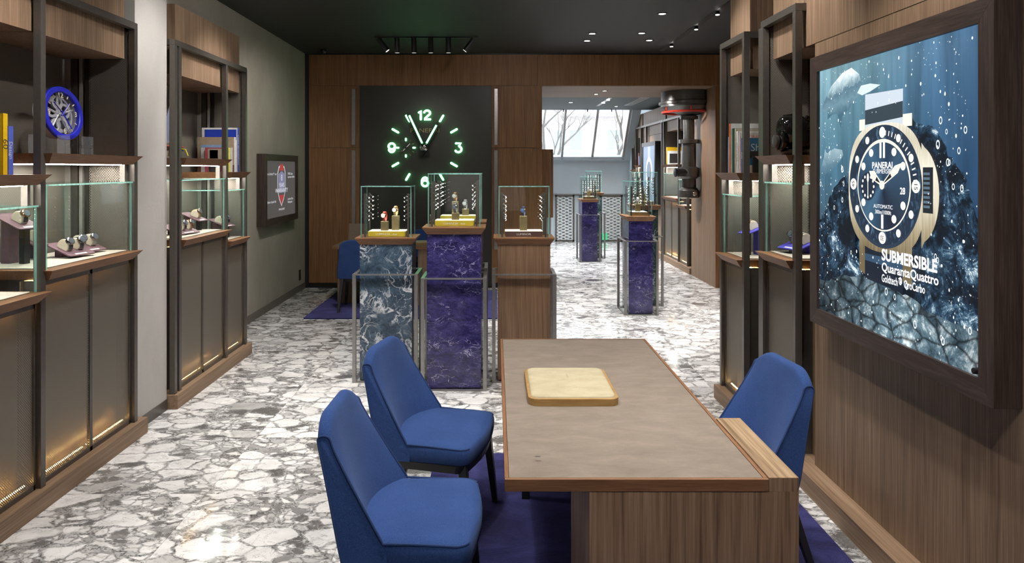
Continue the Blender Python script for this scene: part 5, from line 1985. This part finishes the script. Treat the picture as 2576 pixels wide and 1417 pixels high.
for nm, hour in (('12', 0), ('3', 3), ('6', 6), ('9', 9)):
    a = PI / 2 - 2 * PI * hour / 12
    cu = bpy.data.curves.new('numeral', 'FONT')
    cu.body = nm
    cu.size = .042
    cu.align_x = 'CENTER'
    cu.align_y = 'CENTER'
    cu.extrude = .002
    tmp = bpy.data.objects.new('numeral', cu)
    COL.objects.link(tmp)
    me = bpy.data.meshes.new_from_object(tmp.evaluated_get(bpy.context.evaluated_depsgraph_get()))
    bpy.data.objects.remove(tmp)
    me.materials.clear()
    me.materials.append(M_CREAM)
    me.transform(MS @ Matrix.Translation((.004, .103 * math.cos(a), .103 * math.sin(a))) @ Matrix.Rotation(R(90), 4, 'Z') @ Matrix.Rotation(R(90), 4, 'X'))
    ob = bpy.data.objects.new('numeral', me)
    COL.objects.link(ob)
    ob.parent = SK
for ang_, L_ in ((R(135), .085), (R(45), .085), (R(-58), .10)):
    h_ = skp(MB().tube([(.008, -.02 * math.cos(ang_), -.02 * math.sin(ang_)), (.008, L_ * math.cos(ang_), L_ * math.sin(ang_))], .004, 6), 'hand', c_cob)
    if L_ < .09:
        skp(MB().tube([(.012, .02 * math.cos(ang_), .02 * math.sin(ang_)), (.012, (L_ - .01) * math.cos(ang_), (L_ - .01) * math.sin(ang_))], .002, 6), 'hand_inlay', M_CREAM, h_)
for (x0, x1, y0, y1, z1) in ((-2.40, -2.33, 3.99, 4.22, .105), (-2.56, -2.49, 3.99, 4.22, .11)):
    o = MB().pane(x0, x1, y0, y1, 1.7797, 1.7795 + z1).build('acrylic_block', [thin_glass('acrylic', (.9, .92, .95), 1.5), acrylic_edge()], SK)
text('lettering', 'SPECIALITIES - P.2005/T', .026, (-2.329, 4.105, 1.825), FACE_PX, M_BLACK, SK, .9, 0.0)

# ================================================================== SAILING BOAT MODEL
SB = thing('boat_model', 'racing yacht model with grey sail and red and yellow trim', 'model boat', (-2.45, 5.50, 1.7795))
rgs = []
for t in range(9):
    u = t / 8
    wv_ = .028 * math.sin(PI * min(1, u * 1.25 + .12)) ** .8 + .001
    y_ = 5.30 + .42 * u
    rgs.append([(-2.45 - wv_, y_, 1.868), (-2.45 - wv_ * .8, y_, 1.85), (-2.45, y_, 1.838), (-2.45 + wv_ * .8, y_, 1.85), (-2.45 + wv_, y_, 1.868)])
MB().loft(rgs).build('hull', M_BLACK, SB, smooth=True)
B(-2.475, -2.425, 5.31, 5.70, 1.868, 1.873).build('deck', M_RED, SB)
MB().prism([(5.46, 1.90), (5.68, 1.90), (5.58, 2.22), (5.53, 2.32), (5.50, 2.22)], -2.452, -2.448, 'yz').build('sail', plain('sail_grey', (.16, .19, .24), .6), SB)
MB().prism([(5.30, 1.885), (5.455, 1.90), (5.49, 2.2)], -2.451, -2.447, 'yz').build('jib', plain('sail_blue', (.12, .14, .22), .6), SB)
B(-2.447, -2.4465, 5.62, 5.66, 1.95, 1.99).build('sail_patch', c_lem, SB)
B(-2.447, -2.4465, 5.48, 5.53, 1.96, 1.98).build('sail_patch', M_RED, SB)
MB().tube([(-2.45, 5.49, 1.87), (-2.45, 5.52, 2.34)], .004, 6).build('mast', M_BLACK, SB)
for yy in (5.44, 5.62):
    for sg in (-1, 1):
        MB().tube([(-2.45, yy, 1.86), (-2.45 + sg * .06, yy, 1.85), (-2.45 + sg * .075, yy + .01, 1.80)], .005, 6).build('foil', c_lem, SB, smooth=True)
B(-2.456, -2.444, 5.40, 5.412, 1.7797, 1.845).build('stand', M_BRONZE, SB)
B(-2.456, -2.444, 5.55, 5.562, 1.7797, 1.845).build('stand', M_BRONZE, SB)

# ================================================================== DIVING HELMET
DH = thing('diving_helmet', 'glossy black diving helmet on the shelf beside the lightbox', 'helmet', (1.80, 4.36, 1.7795))
hx, hy, hz = 1.80, 4.36, 1.7795


def dhp(mb, name, mat=M_BLACKGLOSS, sm=True):
    return mb.build(name, mat, DH, smooth=sm, angle=50)


rgs = []
for t in range(11):
    a = PI * t / 10
    x_ = -.105 * math.cos(a)
    r_ = max(.006, .098 * math.sin(a) ** .62)
    rgs.append([(hx + x_, hy + r_ * .9 * math.cos(2 * PI * k / 20), hz + .135 + .025 * math.cos(a) + r_ * 1.05 * math.sin(2 * PI * k / 20)) for k in range(20)])
dhp(MB().loft(rgs), 'shell')
dhp(MB().lathe([(.05, .0), (.062, -.012), (.062, -.03), (.05, -.036), (.012, -.034)], (hx - .075, hy - .025, hz + .085), 22, 'x'), 'breathing_port')
dhp(MB().lathe([(.035, -.03), (.038, -.05), (.022, -.056)], (hx - .085, hy - .025, hz + .085), 20, 'x'), 'port_cap', M_GUNMETAL)
dhp(MB().sphere((hx - .055, hy, hz + .19), .055, 16, 10, (.7, 1.25, .75)), 'visor')
dhp(MB().lathe([(.036, -.07), (.04, -.085), (.04, -.11), (.026, -.115)], (hx - .01, hy - .02, hz + .09), 20, 'y'), 'side_port')
dhp(MB().lathe([(.075, 0), (.082, .01), (.082, .035), (.068, .045)], (hx + .0, hy, hz), 24), 'neck_ring')
for k in range(3):
    zz = hz + .10 + .055 * k
    dhp(MB().tube([(hx + .03, hy - .085, zz), (hx + .09, hy - .05, zz + .012), (hx + .115, hy, zz + .01), (hx + .09, hy + .05, zz + .012)], .011, 8), 'strap')
dhp(MB().tube([(hx + .02, hy - .10, hz + .22), (hx + .10, hy - .10, hz + .20), (hx + .16, hy - .09, hz + .14), (hx + .17, hy - .08, hz + .08)], .016, 10), 'hose')
dhp(MB().tube([(hx - .06, hy + .02, hz + .235), (hx + .02, hy + .02, hz + .245), (hx + .09, hy + .02, hz + .20)], .012, 8), 'handle')

# ================================================================== CEILING FITTINGS AND THEIR LIGHT
DLG = 'recessed ceiling downlights'


def downlight(label, x, y, z, target=None, power=0, angle=65, r=.045, color=(1, .93, .85), group=DLG):
    t = thing('downlight', label, 'downlight', (x, y, z), group=group)
    mb = MB().lathe([(r * .8, 0.0), (r * .8, -.004), (r * 1.25, -.006), (r * 1.25, -.0005)], (x, y, z), 24)
    MB().lathe([(r * 1.25, -.0005), (r * 1.25, -.006), (r * .82, -.006), (r * .82, -.0005)], (x, y, z), 24).build('trim_ring', M_BLACKMETAL, t)
    MB().lathe([(r * .8, -.002), (r * .8, -.0045)], (x, y, z), 24).build('lens', M_LENS, t)
    if power:
        l = spot('downlight_lamp', (x, y, z - .03), target or (x, y, 0), power, angle, .75, color, r)
        l.parent = t
        l.matrix_parent_inverse = Matrix.Translation((-x, -y, -z))
    return t


LP = 0.93
# visible five over the aisle
for (x, y, lb, tgt, p) in ((1.771, 7.70, 'downlight nearest us right of the pair', None, 180), (1.182, 8.83, 'front one of the left pair of downlights', None, 170),
                           (1.182, 9.32, 'back one of the left pair of downlights', None, 170), (1.775, 8.80, 'front one of the right pair of downlights', (1.7, 8.6, 0), 200),
                           (1.97, 9.29, 'back one of the right pair of downlights', None, 170)):
    downlight(lb, x, y, ZC, tgt, p * LP, 75, color=(1, .96, .92))
# overhead and unseen; several are fill added for walls, headers and table front
over = [(-1.45, 3.1, (-2.2, 3.3, 1.5), 210), (-1.45, 4.6, (-2.3, 5.0, 1.6), 120), (-1.45, 6.0, (-2.2, 6.0, 1.7), 190), (-.5, 2.3, (-.35, 2.7, .4), 170), (-.55, 3.5, (-.35, 3.6, .4), 150),
        (.45, 2.2, (.40, 2.6, .75), 150), (.45, 3.5, (.40, 3.5, .75), 130), (1.0, 2.9, (1.75, 2.7, .9), 150), (1.0, 3.5, (1.2, 3.2, .6), 110),
        (1.05, 5.2, (1.7, 4.9, 1.8), 150), (1.05, 3.9, (1.75, 4.1, 2.4), 130), (-.9, 4.7, (-.87, 5.9, .55), 230), (-.3, 4.5, (-.31, 5.7, .6), 230), (.3, 4.7, (.25, 5.9, .6), 150),
        (-1.3, 4.0, (-1.3, 4.0, 0), 85), (-1.3, 5.4, (-1.3, 5.4, 0), 130), (-1.35, 7.0, (-1.35, 7.0, 0), 110), (.6, 6.9, (.7, 7.4, 0), 210), (.9, 6.0, (.9, 6.2, 0), 120), (-.7, 1.2, (-.9, 2.2, 0), 75),
        (-1.2, 6.9, (-2.7, 8.7, 1.3), 200), (-1.0, 6.95, (-2.2, 10.37, 1.0), 60), (.3, 6.95, (.4, 10.37, 1.5), 90), (2.3, 6.6, (2.3, 6.8, 0), 160), (.75, .5, (.65, 2.3, .35), 170), (1.1, .9, (1.73, 2.4, .4), 110),
        (-.6, 3.2, (-2.33, 4.1, 2.6), 110), (-.6, 4.6, (-2.33, 5.9, 2.6), 130), (.4, 3.9, (1.73, 4.6, 2.7), 80)]
names = 'first second third fourth fifth sixth seventh eighth ninth tenth eleventh twelfth thirteenth fourteenth fifteenth sixteenth seventeenth eighteenth nineteenth twentieth twenty-first twenty-second twenty-third twenty-fourth a b c d e'.split()
for (x, y, tg, p), nm in zip(over, names):
    p *= .72
    downlight('unseen recessed downlight in the charcoal ceiling above the picture edge', x, y, ZC, tg, p * LP, 78, color=(1, .96, .92), group='unseen overhead downlights above the picture')

# track with six spots aimed at the clock
TR = thing('track_light', 'black ceiling track with six cylinder spots before the clock', 'track light', (-.86, 9.07, ZC))
B(-1.50, -.20, 9.055, 9.085, ZC - .012, ZC).build('track_rail', M_BLACKMETAL, TR)
for i, xx in enumerate((-1.415, -1.22, -1.01, -.80, -.58, -.30)):
    tilt = {0: R(38), 5: R(-38)}.get(i, 0)
    Mx = Matrix.Translation((xx, 9.07, ZC - .04)) @ Matrix.Rotation(tilt, 4, 'Y') @ Matrix.Rotation(R(6), 4, 'X')
    if tilt:
        Mx = Matrix.Translation((xx + (-.02 if tilt > 0 else .02), 9.07, ZC - .05)) @ Matrix.Rotation(-tilt, 4, 'Y')
        B(xx - .004, xx + .004, 9.066, 9.074, ZC - .11, ZC - .012).build('spot_stem', M_BLACKMETAL, TR)
    hd = MB().lathe([(.033, .03), (.033, -.155), (.028, -.155)], (0, 0, 0), 20).xf(Mx).build('spot_head', M_BLACKMETAL, TR, smooth=True)
    MB().lathe([(.027, -.1555), (.027, -.157)], (0, 0, 0), 16).xf(Mx).build('spot_lens', emit('dim_lens', (1, .95, .88), 1.2), hd)
l = spot('track_lamp', (-.86, 9.0, ZC - .22), (-.95, YB, 1.9), 14, 60, .9, (1, .9, .78), .05)
l.parent = TR
l.matrix_parent_inverse = Matrix.Translation((.86, -9.07, -ZC))

# recessed slot with three lamps
SLT = thing('slot_light', 'recessed black slot light running along the ceiling at right', 'slot light', (2.32, 8.7, ZC))
B(2.285, 2.355, 7.0, 10.14, ZC - .003, ZC - .0005).build('slot', M_BLACKMETAL, SLT)
for yy in (7.583, 8.385, 9.557):
    h_ = MB().lathe([(.022, 0), (.022, -.03), (.016, -.034)], (2.32, yy, ZC - .003), 14).build('lamp', M_BLACKMETAL, SLT)
    MB().lathe([(.02, -.0341), (.02, -.038)], (2.32, yy, ZC - .003), 12).build('lens', emit('slot_lens', (1, .97, .92), 14), h_)
    l = spot('slot_lamp', (2.32, yy, ZC - .06), (2.1, yy - .2, 0), 120, 85, .8, (1, .96, .92), .03)
    l.parent = SLT
    l.matrix_parent_inverse = Matrix.Translation((-2.32, -8.7, -ZC))

# passage and rear room lamps
downlight('back one of the two soffit downlights in the passage', 1.60, 11.5, ZS, None, 130, 90, .035, (1, .95, .9), 'passage downlights')
downlight('front one of the two soffit downlights in the passage', 1.66, 11.0, ZS, (3.14, 11.35, 1.3), 190, 90, .035, (1, .95, .9), 'passage downlights')
downlight('single downlight in the grey rear room ceiling', 1.47, 14.1, ZR, None, 380, 100, .045, (.95, .97, 1), 'rear room downlights')
for i, (x, y) in enumerate(((0.2, 13.2), (2.5, 13.0), (.2, 15.0), (2.5, 15.0))):
    downlight('rear room ceiling downlight hidden from view', x, y, ZR, None, 380, 110, .04, (.95, .97, 1), 'rear room downlights')
RS = thing('slot_light', 'white slot light with two lamps in the rear room ceiling', 'slot light', (2.1, 14.0, ZR))
B(2.07, 2.13, 13.2, 14.9, ZR - .003, ZR - .0005).build('slot', M_STEEL, RS)
for yy in (13.5, 14.1):
    MB().lathe([(.03, -.003), (.03, -.02)], (2.1, yy, ZR), 12).build('lens', emit('slot_lens', (1, .97, .92), 14), RS)
VT = thing('air_vent', 'linear slatted air vent in the rear room ceiling', 'vent', (2.7, 14.0, ZR))
B(2.62, 2.80, 12.9, 14.8, ZR - .004, ZR - .0005).build('vent_frame', M_STEEL, VT)
for k in range(3):
    B(2.64 + k * .055, 2.66 + k * .055, 12.95, 14.75, ZR - .0065, ZR - .0041).build('slat', M_WHITE, VT)
for i, px_ in enumerate((.98, 1.48, 2.0, 2.52)):
    t = MB().lathe([(.012, 0), (.012, -.06)], (px_, 15.70, ZR), 10).build('hanging_spot', M_BLACKMETAL)
    tag(t, ('leftmost', 'second from left', 'third from left', 'rightmost')[i] + ' tiny black spot hanging before the sloping window', 'spot', 'tiny spots at the window head')
ex = thing('exit_sign', 'small green exit sign low on the rear wall grille', 'sign', (2.55, YE - .03, .13))
B(2.47, 2.62, YE - .045, YE - .025, .04, .2).build('sign_plate', emit('exit_green', (.05, .75, .3), .9), ex)
MB().prism([(2.51, .07), (2.55, .12), (2.51, .17), (2.53, .17), (2.58, .12), (2.53, .07)], YE - .0465, YE - .0455, 'xz').build('sign_arrow', M_WHITE, ex)
sk_ = B(-2.71, -2.702, 10.05, 10.13, .16, .30).build('wall_socket', M_BLACK, bevel=.002)
tag(sk_, 'black power socket low on the left wall by the corner', 'socket')

# ================================================================== OUTSIDE THE SLOPING WINDOW
gd_ = B(-30, 40, YE + .3, 60, -.6, -.4).build('ground_outside', plain('pavement', (.4, .4, .4), .8))
struct(gd_)
op = thing('house', 'unseen brick house added behind the viewer to block the sky', 'house', (0, -13, 0))
B(-14, 14, -14, -13, -.02, 11).build('facade', plain('street_brick', (.22, .16, .13), .9), op)  # added out of view so less sky light enters the shopfront
gd_ = B(-20, 20, -30, -4.25, -.3, -.02).build('street_outside', plain('pavement', (.4, .4, .4), .8))
struct(gd_)
HS = thing('house', 'pale brick house with white sash windows seen through the rooflight', 'house', (5, 34, 0))
bm_, btn, bbb = newmat('pale_brick')
gb = NT(btn)
br_ = gb.n('ShaderNodeTexBrick')
gb.put(br_.inputs['Vector'], gb.mapping(gb.coord(), (1, 1, 1), rot=(R(90), 0, 0)))
br_.inputs['Color1'].default_value = (.62, .56, .53, 1)
br_.inputs['Color2'].default_value = (.52, .46, .44, 1)
br_.inputs['Mortar'].default_value = (.75, .73, .7, 1)
br_.inputs['Scale'].default_value = 4.0
btn.links.new(br_.outputs['Color'], bbb.inputs['Base Color'])
B(-6, 16, 34, 36, -.4, 10).build('facade', bm_, HS)
M_OW = plain('house_white', (.85, .85, .85), .6)
M_OG = plain('house_glass', (.33, .36, .38), .2)
for k, x_ in enumerate((1.2, 3.4, 5.9, 8.2)):
    for z_ in (1.5, 4.6):
        wn_ = B(x_ - .75, x_ + .75, 33.86, 34, z_, z_ + 2.1).build('window_frame', M_OW, HS)
        for (a, b_) in ((-.65, -.05), (.05, .65)):
            for (c_, d_) in ((.1, 1.0), (1.1, 2.0)):
                B(x_ + a, x_ + b_, 33.83, 33.86, z_ + c_, z_ + d_).build('window_pane', M_OG, wn_)
B(-6, 16, 33.4, 34, 7.3, 7.7).build('cornice', M_OW, HS)
B(3.0, 6.6, 33.2, 34, 4.15, 4.4).build('awning', M_OW, HS)
TRM = plain('bark', (.16, .15, .135), .9)


def bare_tree(label, x, y, h, seed):
    rt = random.Random(seed)
    mb = MB()

    def grow(p, d, L, r_, lev):
        pts = [p]
        q = p.copy()
        dd = d.copy()
        for k in range(4):
            dd = (dd + Vector((rt.uniform(-.22, .22), rt.uniform(-.22, .22), rt.uniform(-.05, .15)))).normalized()
            q = q + dd * L / 4
            pts.append(q.copy())
        mb.tube(pts, [r_ * (1 - .12 * i) for i in range(5)], 5)
        if lev < 4:
            for k in range(3 if lev else 4):
                b_ = pts[rt.randint(2, 4)]
                nd_ = (dd + Vector((rt.uniform(-.9, .9), rt.uniform(-.9, .9), rt.uniform(-.25, .7)))).normalized()
                grow(b_.copy(), nd_, L * rt.uniform(.55, .8), r_ * .55, lev + 1)
    t = thing('bare_tree', label, 'tree', (x, y, -.4), group='bare trees outside')
    grow(Vector((x, y, -.4)), Vector((0, 0, 1)), h, .11, 0)
    mb.build('trunk_and_branches', TRM, t, smooth=True)


bare_tree('bare leafless tree behind the left rooflight pane', 2.0, 24.5, 3.0, 4)
bare_tree('bare leafless tree behind the middle rooflight pane', 4.4, 29, 3.4, 9)
bare_tree('bare leafless tree behind the right rooflight pane', 8.6, 28.0, 3.0, 14)

dome = MB().sphere((-2.36, 10.02, ZC - .02), .045, 14, 8).build('security_camera', M_BLACK, smooth=True)
tag(dome, 'small black dome camera on the ceiling near the left corner', 'camera')

# small emitters (prints, lenses, screens) shine but need not be sampled as lamps one by one
for m_ in bpy.data.materials:
    if m_.name not in ('green_neon', 'warm_led') and not m_.name.startswith('poster_'):
        m_.cycles.emission_sampling = 'NONE'
